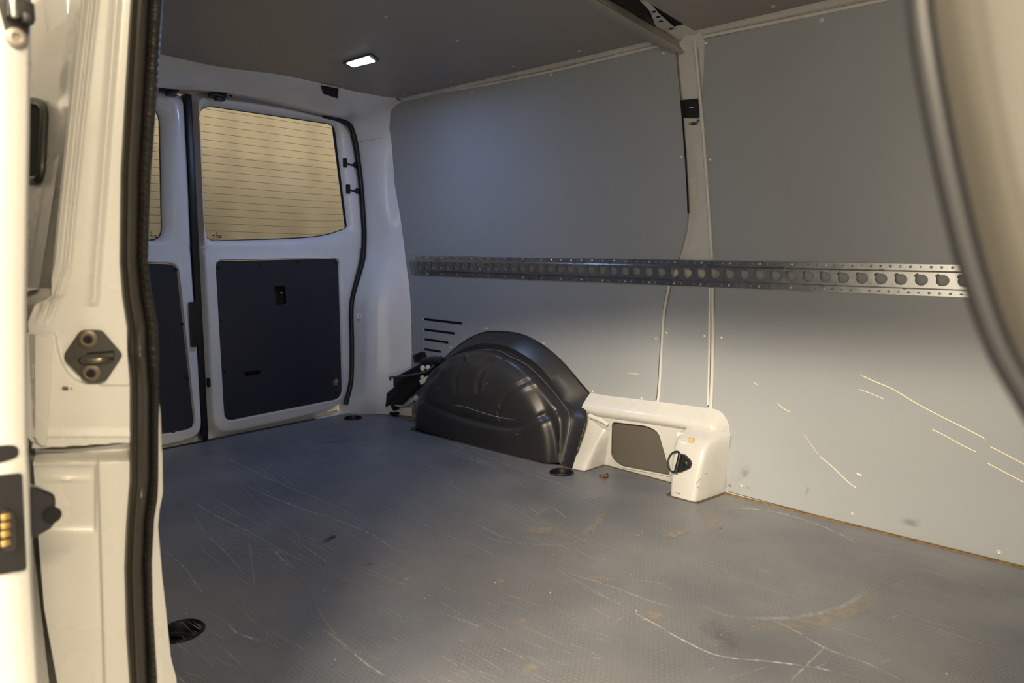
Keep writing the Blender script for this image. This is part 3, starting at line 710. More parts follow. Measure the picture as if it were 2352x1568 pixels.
# heating wires follow the glass: evenly spaced, dipping at the far lower corner
W1 = []
for k in range(17):
    z = 1.262-k*.0283; yb_ = .66+.05*(1.29-z)/.45
    W1.append((.062, yb_, z, z+.010-.002*k*.4, .0022*max(0, k-9)))
pane1 = glazing(d1, WIN, None, W1, (.112, .800))
plate('black_glass_edge', [(.645, 1.288), (.657, 1.288), (.712, .842), (.702, .838)], [], xm(-.0305), .003, BLACK, d1)
pane2 = glazing(d2, WIN2, None, [(-.675, -.082, 1.225-k*.0283, 1.225-k*.0283, 0) for k in range(17)], (-.128, .793))
# dark lining panels on the doors with screws and openings
HL = rnd([tuple(onx(*q)[1:]) for q in [(632, 656), (657, 656), (660, 698), (636, 700)]], .010, 5)
HL2 = [tuple(onx(*q)[1:]) for q in [(561, 855), (568, 853), (572, 855), (576, 852), (599, 850), (601, 854), (597, 859), (580, 862), (565, 864)]]
pd = plate('lining_panel', shrink(PA, .0025), [HL, HL2], xm(-.006), .006, DPANEL, d1)
box('opening_backing', (-.032, .36, .38), (.006, .52, .60), VOID, d1, bev=0)
pq = onx(645, 672, -.012); box('latch_pin', pq, (.012, .010, .008), CHROME, d1)
def dscrews(lst, parent):
    for q in lst: p = onx(*q, -.006); screw((p[0], p[1], p[2]), (1, 0, 0), parent, SMD)
dscrews([(503, 613), (597, 607), (685, 602), (771, 602), (508, 735), (776, 708), (517, 852), (780, 811), (528, 959), (612, 943), (695, 927), (772, 903)], pd)
chip = [tuple(onx(*q)[1:]) for q in [(764, 878), (769, 876), (771, 871), (776, 870), (779, 875), (776, 880), (777, 884), (766, 884), (772, 881)]]
cpz = plate('worn_spot', chip, [], xm(-.0052), .0008, mat('bare_wood_patch', (.34, .23, .13), .8, noise=(60, .4)), pd); cpz['label'] = 'bare wood patch where the coating has chipped off'
pd2 = plate('lining_panel', shrink(PA2, .0025), [], xm(-.006), .006, DPANEL, d2)
dscrews([(404, 619), (419, 744), (429, 867), (437, 978), (398, 992)], pd2)
# seam between the doors: black rubber, dark handle cover on the right door edge, slot in the left door edge
sm = [(-.030, .016, z) for z in np.linspace(.0, 1.30, 30)]
box('door_seam_rubber', (-.030, .020, .65), (.05, .022, 1.30), BLACK, d1, bev=.004)
box('edge_grip', (.004, -.010, .455), (.02, .026, .17), BLACK, d2, bev=.005)
pe = onx(477, 878, -.012); plate('edge_slot', rnd([(pe[1]-.007, pe[2]-.018), (pe[1]+.007, pe[2]-.018), (pe[1]+.007, pe[2]+.018), (pe[1]-.007, pe[2]+.018)], .007, 4), [], xm(-.002), .004, VOID, d1)
# quarter-window stays beside the glass
for q0, q1 in (((792, 374), (815, 379)), ((799, 434), (820, 438))):
    a = onx(*q0, -.010); b = onx(*q1, .004)
    tube('window_stay', spline([a, a*.5+b*.5+np.array([.006, 0, -.004]), b], 10), .004, BLACK, d1)
    lathe('stay_knob', [(.012, 0), (.013, .005), (.009, .008), (.001, .009)], b-np.array([.002, 0, 0]), (1, .2, 0), BLACK, d1, 14)
    box('stay_clip', a+np.array([.002, 0, 0]), (.014, .016, .040), BLACK, d1)

# ---- right inside wall, bulkhead and outer skin: close the cargo space
rows = [[(x, -YW(z)+.045, z) for x in np.linspace(.10, 1.54, 8)] for z in [-.04, .1, .2, .3, .4, .5, .6, .7, .8, .9, 1., 1.1, 1.2, 1.3, 1.36]]
struct(grid('wall_right', rows, PANEL, thick=.01))
struct(obj('wall_front', [(2.77, -.95, -.05), (2.77, .9, -.05), (2.77, .9, 1.43), (2.77, -.95, 1.43), (2.80, -.95, -.05), (2.80, .9, -.05), (2.80, .9, 1.43), (2.80, -.95, 1.43)],
           [(0, 1, 2, 3), (4, 5, 6, 7), (0, 1, 5, 4), (1, 2, 6, 5), (2, 3, 7, 6), (3, 0, 4, 7)], PANEL))
# door header over the sliding doorway (keeps the light off the upper wall) and the threshold below it
struct(box('trim_2', (2.18, -.84, 1.395), (1.20, .20, .09), PAINT, bev=.02))
struct(box('trim_3', (2.18, -.90, -.10), (1.20, .10, .16), PAINT, bev=.02))

# ---- roof cross member
xmn = [(1.560, .775, 1.318), (1.547, .74, 1.330), (1.535, .69, 1.341), (1.528, .60, 1.348), (1.530, .45, 1.352), (1.535, .2, 1.354), (1.535, -.2, 1.354), (1.535, -.7, 1.345)]
P = spline(xmn, 50); rows = []
for i, p in enumerate(P):
    k = min(1, max(.45, (.80-p[1])/.12)); wdt = .075*k
    rows.append([p+np.array([-wdt*.55, 0, .016]), p+np.array([-wdt*.55, 0, .008]), p+np.array([-wdt*.35, 0, .001]), p+np.array([0, 0, -.002]), p+np.array([.016, 0, -.002]), p+np.array([.022, 0, .002]), p+np.array([.020, 0, .022])])
xmem = struct(grid('trim_4', rows, mat('cross_member_paint', (.30, .285, .265), .45, noise=(6, .05)), angle=50))
# dark gap behind it with the perforated roof bow
box('roof_gap', (1.606, 0, 1.385), (.075, 1.49, .02), VOID, xmem, bev=0)
bowp = [tuple(onz(*q, 1.368)[:2]) for q in [(1470, 2), (1486, 2), (1499, 14), (1514, 32), (1530, 46), (1560, 73), (1542, 82), (1522, 74), (1506, 60), (1500, 44), (1494, 28), (1482, 14)]]
bow = plate('roof_bow', bowp, [], lambda u, v, d: (u, v, 1.368+d), .002, PAINT, xmem)
for q in ((1512, 39), (1518, 49), (1541, 66), (1461, 3), (1502, 27)):
    p = onz(*q, 1.3675); lathe('bow_hole', [(.0062, 0), (.006, .0006), (.001, .0006)], p, (0, 0, -1), VOID, xmem, 12)
cr = [(1.548, .768, 1.330), (1.60, .775, 1.318), (1.655, .772, 1.325), (1.645, .748, 1.353), (1.60, .742, 1.356)]
obj('corner_gusset', [np.array(c) for c in cr]+[np.array(c)+np.array([0, .02, .012]) for c in cr], [(0, 1, 2, 3, 4), (5, 6, 7, 8, 9), (0, 1, 6, 5), (1, 2, 7, 6), (2, 3, 8, 7), (3, 4, 9, 8), (4, 0, 5, 9)], PAINT, xmem)

# ================================================================== wheel arch cover
arch = thing('wheel_arch_cover', 'black ribbed plastic wheel arch cover bulging from the left wall', 'wheel arch cover', (.82, .72, 0))
def zz(x, y): return (840+x*560/2195, 700+y*400/1568)      # reading off a close-up view
A_ = [onz(1313, 1076)] + [ony(1344, 975, .765), ony(1345, 943, .80), onwall(1356, 911, .004)] + [onwall(*q, .003) for q in [(1330, 876), (1291, 831), (1250, 796), (1200, 769), (1140, 761), (1100, 767), (1060, 789), (1020, 825)]] + [np.array(v) for v in [(.415, .85, .215), (.385, .845, .12), (.372, .835, 0)]]
B_ = [onz(1310, 1075.5)] + [ony(1338, 976, .760), ony(1332, 945, .785)] + [ony(*q, .80) for q in [(1312, 930), (1261, 866), (1223, 828), (1172, 798), (1121, 788), (1082, 794), (1044, 812), (1024, 829)]] + [np.array(v) for v in [(.440, .80, .205), (.410, .80, .11), (.40, .80, 0)]]
C_ = [onz(1291, 1068)] + [ony(1308, 993, .745), ony(1309, 958, .76), ony(1295, 930, .775)] + [ony(*zz(*q), .785) for q in [(1600, 680), (1450, 540), (1310, 470), (1200, 415), (1050, 405), (900, 440), (760, 515)]] + [np.array(v) for v in [(.455, .78, .215), (.425, .78, .11), (.418, .78, 0)]]
NU = 170
A_, B_, C_ = (spline(q, NU) for q in (A_, B_, C_))
xc = .80
def arc_loop(rx0, rx1, h, yb, pw=1.0):
    out = []
    for k in range(NU):
        a = math.pi*k/(NU-1); rx = rx0 if a < math.pi/2 else rx1
        cx, sz = math.cos(a), math.sin(a)
        out.append(np.array([xc+rx*math.copysign(abs(cx)**.9, cx), yb, h*abs(sz)**.95]))
    return np.array(out)
D_ = arc_loop(.372, .360, .330, .725); E_ = arc_loop(.335, .330, .275, .697); F_ = arc_loop(.22, .23, .17, .684); G_ = arc_loop(.08, .08, .06, .681)
D2 = C_*.5+D_*.5+np.array([0, -.012, .012])
loops = [A_, A_*.5+B_*.5+np.array([0, -.002, .002]), B_, B_*.5+C_*.5+np.outer(np.clip((np.arange(NU)/NU-.13)/.12, 0, 1), [0, .010, -.006]), C_]
dome = []
ctrl = [C_, D2, D_, E_, F_, G_]
for s in range(NU):
    dome.append(spline([c[s] for c in ctrl], 46))
dome = np.array(dome).transpose(1, 0, 2)
GX = [(ony(*q, .69)[0], ony(*q, .69)[2]) for q in [(948, 905), (960, 917), (1019, 942), (1095, 965), (1172, 981), (1197, 977), (1248, 952), (1297, 933)]]
gx = [a for a, b in GX]; gz = [b for a, b in GX]
RIB = [[zz(*q) for q in r_] for r_ in ([(650, 590), (605, 680), (600, 770)], [(880, 500), (825, 590), (800, 690), (815, 790)], [(1275, 460), (1130, 520), (1050, 590), (1010, 680), (1005, 780)], [(1570, 650), (1440, 695), (1330, 755), (1250, 835), (1215, 900)])]
def dseg(p, pts):
    best = 1e9; sg = 0
    for a, b in zip(pts[:-1], pts[1:]):
        a = np.array(a); b = np.array(b); t = np.clip(((p-a)@(b-a))/((b-a)@(b-a)), 0, 1); q = a+(b-a)*t; d = np.linalg.norm(p-q)
        if d < best:
            best = d; e_ = b-a; sg = math.copysign(1, e_[0]*(p-q)[1]-e_[1]*(p-q)[0])
    return best, sg
for i in range(2, dome.shape[0]):
    fadein = min(1, (i-2)/5)
    for j in range(dome.shape[1]):
        p = dome[i, j]; outw = np.array([p[0]-xc, p[1]-.86, p[2]*.6]); outw /= np.linalg.norm(outw)+1e-9
        zg = np.interp(p[0], gx, gz); dz = p[2]-zg; d = 0
        if p[2] > .003 or True:
            d += -.010*math.exp(-(dz/.012)**2)                       # waist groove
            if dz < 0: d += .012*(1-math.exp(-(dz/.02)**2))            # skirt below it
        q = topx(p)
        if dz > .0:
            for r_ in RIB:
                ds, sg = dseg(q, r_); d += (-.0085*math.exp(-(ds/5.)**2) + .006*math.exp(-((ds-9)/6.)**2)*(1 if sg < 0 else .2))
        dome[i, j] = p+outw*d*fadein
H_ = dome[-1].copy(); H_[:, 2] = 0.; H_[:, 1] = np.minimum(H_[:, 1], .690)
rows = [list(l) for l in loops]+[list(l) for l in dome[1:]]+[list(H_)]
cov = grid('cover_shell', rows, ABS, arch, angle=50)
tube('flange_edge', A_[6:150], .0035, BLACK, arch, 6)
tube('ridge_line', C_[2:140]+np.array([0, -.001, .001]), .0018, mat('worn_plastic_edge', (.10, .10, .11), .5), arch, 6)
class DM:
    normal = np.array([0, -1., .2])
    def __call__(s, px, py):
        # nearest point of the dome under this view ray
        d = dome[1:].reshape(-1, 3); rd = ray(px, py); rd = rd/np.linalg.norm(rd); v = d-CAM
        dist = np.linalg.norm(v-np.outer(v@rd, rd), axis=1); near = (v@rd); k = np.argmin(dist+.002*(near-near.min()))
        return CAM+rd*(near[k]-.004)
marks('scratches', [([zz(*q) for q in [(770, 925), (800, 905), (900, 920), (1050, 970), (1200, 1010), (1380, 1040)]], .0022, .8), ([zz(*q) for q in [(1180, 950), (1190, 1010), (1210, 1070)]], .002, .6),
                    ([zz(*q) for q in [(640, 735), (658, 760)]], .002, .9), ([zz(*q) for q in [(1060, 700), (1065, 715), (1110, 705)]], .002, .6), ([zz(*q) for q in [(1340, 1155), (1380, 1170)]], .002, .8), ([zz(*q) for q in [(1385, 1195), (1410, 1185)]], .002, .8)], SCR, 0, arch, DM(), .2)

# ================================================================== white sill with filler box in front of the wheel arch
sill_x = np.r_[np.linspace(1.225, 1.69, 30), np.linspace(1.697, 1.750, 14)]; rows = []
for x in sill_x:
    e_ = max(0, (x-1.69)/.055); k = 1-.0*e_
    zt_ = np.interp(x, [1.22, 1.30, 1.50, 1.69, 1.705, 1.72, 1.735, 1.745, 1.751], [.238, .238, .246, .252, .250, .243, .228, .208, .18]); 
    q_ = np.clip((x-1.700)/.050, 0, 1)**2*.85
    rows.append([(a_, b_+(.852-b_)*q_, c_) for a_, b_, c_ in [(x, .857, zt_+.004), (x, .845, zt_-.004), (x, .826, zt_-.018), (x, .808, zt_-.034), (x, .800, zt_-.044), (x, .800, zt_-.054), (x, .806, zt_-.064), (x, .816, zt_-.072)]])
sill = struct(grid('trim_5', rows, PAINT, angle=60))
OP = rnd([tuple(ony(*q, .82)[[0, 2]]) for q in [(1406, 966), (1490, 976), (1516, 990), (1545, 1093), (1425, 1070), (1404, 1050)]], .02, 6)
plate('sill_face', [(1.225, -.005), (1.625, -.005), (1.735, -.005), (1.735, .185), (1.225, .185)], [OP], lambda u, v, d: (u, .815+.004*(.15-v)/.15+d, v), .004, PAINT, sill)
plate('opening_insert', shrink(OP, -.012), [], lambda u, v, d: (u, .828+d, v), .004, GREYBOARD, sill)
op3 = [np.array([p[0], .815, p[1]]) for p in OP]
tube('opening_lip', op3+[op3[0]], .0032, PAINT, sill, 6)
# gusset beside the wheel arch
gw = {'a0': onz(1314, 1077), 'a1': onz(1346, 1081), 'a2': onz(1391, 1066)}
top = [ony(1349, 958, .806), ony(1386, 985, .806), ony(1399, 990, .812)]
rows = []
for t in np.linspace(0, 1, 9):
    s = t**.85
    a = gw['a0']*(1-s)+top[0]*s; b = gw['a1']*(1-s)+top[1]*s; c = gw['a2']*(1-s)+top[2]*s
    m1 = b+(a-b)*.16; m2 = b+(c-b)*.16
    rows.append([a+np.array([-.004, .05, 0]), a, a*.55+b*.45, m1, b*.6+(m1+m2)*.2, m2, b*.5+c*.5, c, c+np.array([.003, .014, 0])])
grid('gusset', rows, PAINT, sill, angle=60)
# filler box
bt = [(.0, .695, .692), (.05, .703, .700), (.10, .713, .712), (.145, .728, .727), (.165, .745, .742), (.180, .770, .765)]
rows = []
for z, yl, yr in bt:
    t = z/.18
    fl_ = (1.632-.012*t, yl); fr = (1.716+.010*t, yr); br = (1.748+.004*t, .842)
    bl = (1.612, .822)
    r_ = .010
    rows.append([(bl[0], bl[1], z), (fl_[0]-.004, fl_[1]+.030, z), (fl_[0]-.001, fl_[1]+r_, z), (fl_[0]+r_*.3, fl_[1]+r_*.3, z), (fl_[0]+r_, fl_[1], z), (fr[0]-r_*1.4, fr[1], z), (fr[0]-r_*.3, fr[1]+r_*.3, z), (fr[0]+.003, fr[1]+r_*1.3, z), ((fr[0]+br[0])/2, (fr[1]+br[1])/2+.003, z), (*br, z)])
rows.append([(1.612, .83, .205)]+[(np.interp(k, [0, 8], [1.615, 1.742]), .806, .196) for k in range(8)]+[(1.750, .850, .185)])
fbox = grid('filler_box', rows, PAINT, sill, angle=60)
def onface(px, py):      # on the sloping front of the filler box
    y = .71
    for _ in range(10):
        p = ony(px, py, y); y = np.interp(p[2], [b[0] for b in bt], [b[1] for b in bt])
    return p
# lumpy seam sealer strips on the bead, a square clip in one of them
def lump(pts, y, wdt):
    P = spline([ony(*q, y) for q in pts], 16); V = []; rg = random.Random(5)
    return tube('seam_sealer', P, [wdt*(.75+.5*rg.random()) for _ in P], SEALER, sill, 7, .45)
lump([(1352, 954), (1368, 960), (1385, 968), (1396, 976)], .806, .0065); lump([(1556, 999), (1572, 1003), (1590, 1009), (1618, 1016)], .769, .009)
pc = ony(1588, 1011, .745); box('square_clip', (pc[0], pc[1], pc[2]), (.016, .010, .014), mat('yellowed_plastic', (.62, .45, .20), .5), sill)
ph = onwall(1371, 931, .022); lathe('hole', [(.006, 0), (.006, .002), (.001, .002)], ph, (0, -.6, .8), VOID, sill, 12)
class BM:
    normal = np.array([0, -1., .15])
    def __call__(s, px, py): return onface(px, py)+np.array([0, -.0012, 0])
marks('grime', [([(1585, 1125), (1600, 1110), (1612, 1095)], .0018, .8), ([(1600, 1115), (1608, 1122)], .002, .8), ([(1548, 1130), (1580, 1138), (1592, 1141)], .0035, .9), ([(1618, 1085), (1628, 1090)], .0018, .9), ([(1575, 1125), (1600, 1128)], .002, .6), ([(1592, 1112), (1594, 1113)], .003, .8)], GRIME, 0, sill, BM(), .2)

# ---- lashing ring on the filler box
lr = onface(1570, 1060); ring = thing('lashing_ring', 'black triangular plate with a hinged D-ring on the white filler box', 'lashing ring', (lr[0], lr[1], lr[2]-.03))
def rf(px, py, off=.004): return onface(px, py)+np.array([0, -off, 0])
PLT = [rf(*q) for q in [(1563, 1044), (1571, 1042), (1577, 1045), (1588, 1057), (1591, 1065), (1588, 1073), (1570, 1081), (1563, 1083), (1558, 1080)]]
V = PLT+[p+np.array([0, .006, 0]) for p in PLT]; n_ = len(PLT)
obj('base_plate', [p+np.array([0, -.006, 0]) for p in PLT]+V[n_:], [tuple(range(n_)), tuple(range(2*n_-1, n_-1, -1))]+[(i, (i+1) % n_, n_+(i+1) % n_, n_+i) for i in range(n_)], BLACK, ring)
tube('hinge', [rf(1567, 1040, .012), rf(1562, 1062, .012), rf(1556, 1083, .012)], .0065, BLACK, ring, 10)
tube('ring', spline([rf(*q, .014) for q in [(1567, 1041), (1563, 1035), (1553, 1036), (1543, 1046), (1540, 1060), (1543, 1075), (1550, 1081), (1557, 1081)]], 40), .0030, BLACK, ring, 8)
p = rf(1578, 1063, .010); lathe('bolt', [(.009, 0), (.009, .003), (.006, .005), (.001, .0052)], p, (0, -1, 0), BLACK, ring, 16)

# ---- car jack strapped behind the wheel arch
jk = thing('car_jack', 'black scissor jack leaning in the corner behind the wheel arch cover', 'car jack', (.16, .79, 0))
def jp(px, py, y): return ony(px, py, y)
pb = onz(893, 945, .008); box('foot_plate', (pb[0]+.01, pb[1]+.02, .008), (.10, .075, .014), BLACK, jk)
def bar(name, a, b, w_, h_, m):
    a = np.array(a); b = np.array(b); d = b-a; L_ = np.linalg.norm(d); q = Vector((1, 0, 0)).rotation_difference(Vector(d)).to_matrix()
    return box(name, (a+b)/2, (L_, w_, h_), m, jk, rot=q, bev=.004)
bar('lower_arm', jp(880, 930, .775), jp(965, 862, .79), .05, .05, BLACK); bar('lower_arm', jp(905, 936, .76), jp(960, 880, .77), .03, .035, BLACK)
bar('upper_arm', jp(905, 880, .80), jp(1010, 828, .815), .045, .04, BLACK); bar('upper_arm', jp(930, 905, .785), jp(1000, 840, .79), .035, .045, BLACK)
bar('load_head', jp(955, 824, .825), jp(973, 816, .825), .03, .035, BLACK)
tube('spindle', [jp(972, 830, .81), jp(1000, 827, .80), jp(1018, 829, .80)], .017, mat('dark_blue_plastic', (.016, .020, .030), .45), jk, 12)
tube('crank_rod', spline([jp(898, 873, .745), jp(894, 867, .745), jp(902, 866, .745), (jp(940, 862, .75)), jp(975, 854, .755), jp(990, 845, .76), jp(997, 838, .765)], 30), .0045, mat('worn_grey_rod', (.16, .165, .16), .4, metal=.6), jk, 8)
for q, r_ in (((972, 845), .012), ((984, 843), .010), ((971, 866), .009)):
    lathe('rivet', [(r_, 0), (r_, .006), (r_*.7, .009), (.001, .009)], jp(*q, .765), (.3, -1, 0), WHITEP, jk, 14)
bar('white_tag', jp(965, 878, .755), jp(988, 866, .755), .004, .022, WHITEP)
tube('hook', spline([jp(910, 931, .75), jp(925, 933, .74), jp(940, 930, .735), jp(952, 921, .735)], 16), .006, CHROME, jk, 8)
obj('strap', [jp(930, 935, .74), jp(955, 905, .75), jp(962, 912, .75), jp(942, 938, .74)]+[jp(930, 935, .745), jp(955, 905, .755), jp(962, 912, .755), jp(942, 938, .745)], [(0, 1, 2, 3), (4, 5, 6, 7), (0, 1, 5, 4), (1, 2, 6, 5), (2, 3, 7, 6), (3, 0, 4, 7)], mat('white_strap', (.45, .43, .40), .7), jk)

# ================================================================== doorway: rear jamb, seal, sliding door
def yl(z): return float(np.interp(z, [.1, .53, .67, .72, .9, 1.2], [-.882, -.882, -.878, -.868, -.855, -.82]))
def ys(z): return float(np.interp(z, [0, .7, 1.0, 1.3], [-.806, -.80, -.780, -.74]))
def on_yz(px, py, f):
    y = f(.7)
    for _ in range(20):
        p = ony(px, py, y); y = f(p[2])
    return p
JN = np.array([.93, -.3676, 0])
def onjp(px, py):      # the jamb: one upright surface facing out of the doorway, leaning in with the body side
    z = .6; rd = ray(px, py)
    for _ in range(12):
        q = np.array([1.705, ys(z), z]); p = CAM+rd*(((q-CAM)@JN)/(rd@JN)); z = p[2]
    return p
SEALX = lambda py: float(np.interp(py, [-60, 0, 200, 400, 600, 680, 750, 800, 870, 1000, 1100, 1200, 1300, 1450, 1568, 1640], [304, 300, 288, 277, 275, 281, 292, 292, 298, 298, 298, 290, 286, 290, 298, 301]))
LIPX = lambda py: float(np.interp(py, [-60, 0, 250, 500, 610, 680, 700, 740, 765, 1010, 1040, 1200, 1400, 1568, 1640], [194, 186, 158, 132, 122, 118, 80, 64, 66, 78, 72, 84, 100, 130, 145]))
def sm01(x): x = min(1, max(0, x)); return x*x*(3-2*x)
def bumpf(x, c, w_): return math.exp(-((x-c)/w_)**2)
def relief(px, py):
    d = 0.
    lx = float(np.interp(py, [-60, 0, 250, 500, 610, 690, 760], [194, 186, 158, 132, 122, 96, 70]))
    if py < 760:                                                   # double pressed lip along the outer edge
        k = 1-sm01((py-690)/60)
        d += k*(.005*bumpf(px, lx+8, 5)-.003*bumpf(px, lx+19, 3.5)+.003*bumpf(px, lx+27, 5)-.0035*bumpf(px, lx+36, 4))
    if py < 700: d += .0025*bumpf(px, np.interp(py, [0, 700], [268, 215]), 9)*1
    # lower skin: edge curve sweeping round the striker plate
    ex = np.interp(py, [760, 800, 830, 855, 870, 880, 886], [127, 133, 142, 156, 172, 195, 300])
    if 765 < py < 900:
        d += .004*sm01((ex-px)/5+.5) if py < 886 else 0
    if py >= 884: d += .004
    if 930 < py < 945: d += -.002*bumpf(py, 928, 4)*sm01((px-260)/20)
    if 985 < py < 1003: d += .002
    yb = 1028-(px-80)*.062
    if py > yb: d -= .026*sm01((py-yb)/5)                            # body edge overhangs the lower jamb
    yt = 1052-(px-80)*.035
    if py > yt: d += .022*sm01((py-yt)/16)
    if py > 1050:                                                  # recess for the door guide, vertical step
        k = sm01((py-1066)/14)*(1-sm01((py-1212)/12))*sm01((222-px)/8)
        d -= .007*k
        d -= .004*(1-k)*sm01((228+(py-1060)*.03-px)/8)
    d += .006*bumpf(py, 1103, 5)*bumpf(px, 150, 45)*.5
    return d
def bs(z): return float(np.interp(z, [-.5, .1, .53, .672, .676, .70, .9, 1.0, 1.06, 1.12, 1.3, 1.42, 1.46], [-.88, -.905, -.915, -.905, -.886, -.881, -.842, -.824, -.814, -.803, -.765, -.70, -.60]))
pys = list(range(-50, 690, 14))+list(range(690, 905, 4))+list(range(905, 1000, 8))+list(range(1000, 1075, 3))+list(range(1075, 1235, 6))+list(range(1235, 1660, 14))
rows = []
for py in pys:
    row = []; a, b = LIPX(py), SEALX(py)+16
    for k in range(100):
        px = a+(b-a)*k/99; row.append(onjp(px, py)+JN*relief(px, py))
    # turn the outer edge back along the body side
    back = [row[0]+np.array([-.008, .002, 0]), np.array([row[0][0]-.07, bs(row[0][2])-.0005, row[0][2]])]
    rows.append(back[::-1]+row)
jamb = struct(grid('trim_6', rows, PAINT, angle=50))
def onjamb(px, py, lift=0.):
    return onjp(px, py)+JN*lift, JN
# brown tube painted as the shadow under the overhanging body edge
gp = spline([onjamb(*q, -.020)[0] for q in [(84, 1030), (120, 1031), (180, 1028), (240, 1022), (300, 1014)]], 24); tube('gap_shadow', gp, .006, mat('gap_shadow_brown', (.10, .085, .06), .8), jamb, 8)
# striker plate
def jplate(name, pts, lift, th, m, r=8):
    Q = rnd(pts, r, 5); f = []; 
    pos = [onjamb(*q, lift) for q in Q]; n_ = len(pos)
    V = [p+nn*th for p, nn in pos]+[p-nn*.004 for p, nn in pos]
    return obj(name, V, [tuple(range(n_)), tuple(range(2*n_-1, n_-1, -1))]+[(i, (i+1) % n_, n_+(i+1) % n_, n_+i) for i in range(n_)], m, jamb)
STK = mat('worn_black_steel', (.030, .027, .022), .38, metal=.3, noise=(30, .3))
spl = jplate('striker_plate', [(186, 757), (234, 757), (281, 812), (279, 820), (242, 876), (200, 877), (149, 825), (149, 810)], .001, .005, STK, 10); spl['label'] = 'worn black striker plate'
for q in ((203, 778), (210, 855)):
    p, nn = onjamb(*q, .006); b_ = lathe('bolt', [(.0105, 0), (.0105, .002), (.007, .0032), (.005, .0028), (.0045, -.001), (.001, -.001)], p, nn, mat('brown_steel', (.10, .085, .065), .4, metal=.6), spl, 18)
    lathe('bolt_socket', [(.0042, .0032), (.0038, .0036), (.001, .0036)], p, nn, VOID, spl, 8)
P = [onjamb(*q, l_)[0] for q, l_ in (((190, 826), .006), ((200, 823), .014), ((220, 822), .016), ((240, 821), .015), ((256, 823), .006))]
tube('striker_loop', spline(P, 18), .0042, mat('polished_loop', (.20, .18, .15), .25, metal=.8), spl, 8)
p0 = [onjamb(*q, .0065)[0] for q in [(200, 808), (262, 803), (264, 812), (202, 815)]]
obj('striker_ledge', p0+[p+np.array([0, 0, -.002])+onjamb(230, 810)[1]*.006 for p in p0], [(0, 1, 2, 3), (4, 5, 6, 7), (0, 1, 5, 4), (1, 2, 6, 5), (2, 3, 7, 6), (3, 0, 4, 7)], STK, spl)
class JM:
    def __init__(s): s.normal = onjamb(200, 800)[1]
    def __call__(s, px, py): return onjamb(px, py, .0056+relief(px, py)*0)[0]
marks('paint_chip', [([(143, 888), (152, 890), (160, 889)], .006, 1), ([(163, 891), (167, 890)], .003, .8)], GRIME, 0, jamb, JM(), .25)
# rail end cap on the body side
def cap_part(name, pts, lift, th, m=PAINT, r=5):
    Q = rnd(pts, r, 4); pos = [onjamb(*q, lift) for q in Q]; n_ = len(pos)
    V = [p+nn*th for p, nn in pos]+[p-nn*.012 for p, nn in pos]
    return obj(name, V, [tuple(range(n_)), tuple(range(2*n_-1, n_-1, -1))]+[(i, (i+1) % n_, n_+(i+1) % n_, n_+i) for i in range(n_)], m, jamb)
cap_part('rail_end_cap', [(84, 768), (124, 774), (110, 1018), (96, 1018), (84, 1000)], .004, .006); cap_part('rail_end_cap', [(62, 762), (84, 768), (82, 985), (108, 1004), (106, 1020), (80, 1018), (64, 1000)], .002, .002)
# rubber seal: smooth bulb and ribbed lip, following the doorway edge
spy = list(range(-60, 1660, 10)); pb_ = []; nb_ = []; pr_ = []; wbl = []
SEALR = lambda py: float(np.interp(py, [-60, 0, 200, 400, 600, 680, 750, 800, 900, 1000, 1100, 1200, 1300, 1400, 1500, 1568, 1640], [346, 342, 332, 320, 317, 325, 337, 338, 345, 345, 345, 334, 330, 334, 338, 340, 342]))
SEALT = lambda py: float(np.interp(py, [-60, 0, 200, 400, 600, 680, 750, 800, 900, 1000, 1100, 1150, 1200, 1300, 1400, 1500, 1568, 1640], [378, 373, 361, 346, 339, 350, 363, 366, 366, 364, 364, 362, 354, 349, 351, 357, 361, 364]))
SEALN = JN
def sealp(px, py, back=0.):      # the seal sits on a flange that faces out of the doorway
    return onjp(px, py)-JN*back, JN
rows = []; rows2 = []
for i, py in enumerate(spy):
    a, nrm = sealp(SEALX(py), py); b, _ = sealp(SEALR(py), py)
    h = b-a; h[2] = 0; wd = np.linalg.norm(h); h /= wd
    pinch = 1-.35*(bumpf(py, 792, 14)+bumpf(py, 770, 6)*.6+bumpf(py, 1118, 14)*.8)
    prof = [(0, -.02), (0, .004), (.06, .010), (.16, .013), (.24, .010), (.30, .009), (.38, .013), (.5, .019), (.64, .022), (.78, .020), (.9, .013), (.96, .006), (1., -.004), (1, -.02)]
    rows.append([a+h*wd*u_+nrm*v_*pinch for u_, v_ in prof])
grid('door_seal', rows, SEALM, jamb, closed=True, angle=60)
for py in np.arange(-60, 1650, 2.6):
    b, nrm = sealp(SEALR(py), py); c, _ = sealp(SEALT(py), py); h = c-b; h[2] = 0; wd = np.linalg.norm(h); h /= wd
    k = .0016*math.sin(2*math.pi*py/19.)
    rows2.append([b+nrm*-.02, b+nrm*(-.004), b+h*wd*.12+nrm*(.002+k), b+h*wd*.5+nrm*(.006+k), b+h*wd*.88+nrm*(.003+k), b+h*wd+nrm*(-.006), b+h*wd*.98+nrm*-.02])
grid('ribbed_lip', rows2, RUBBER, jamb, closed=True, angle=60)
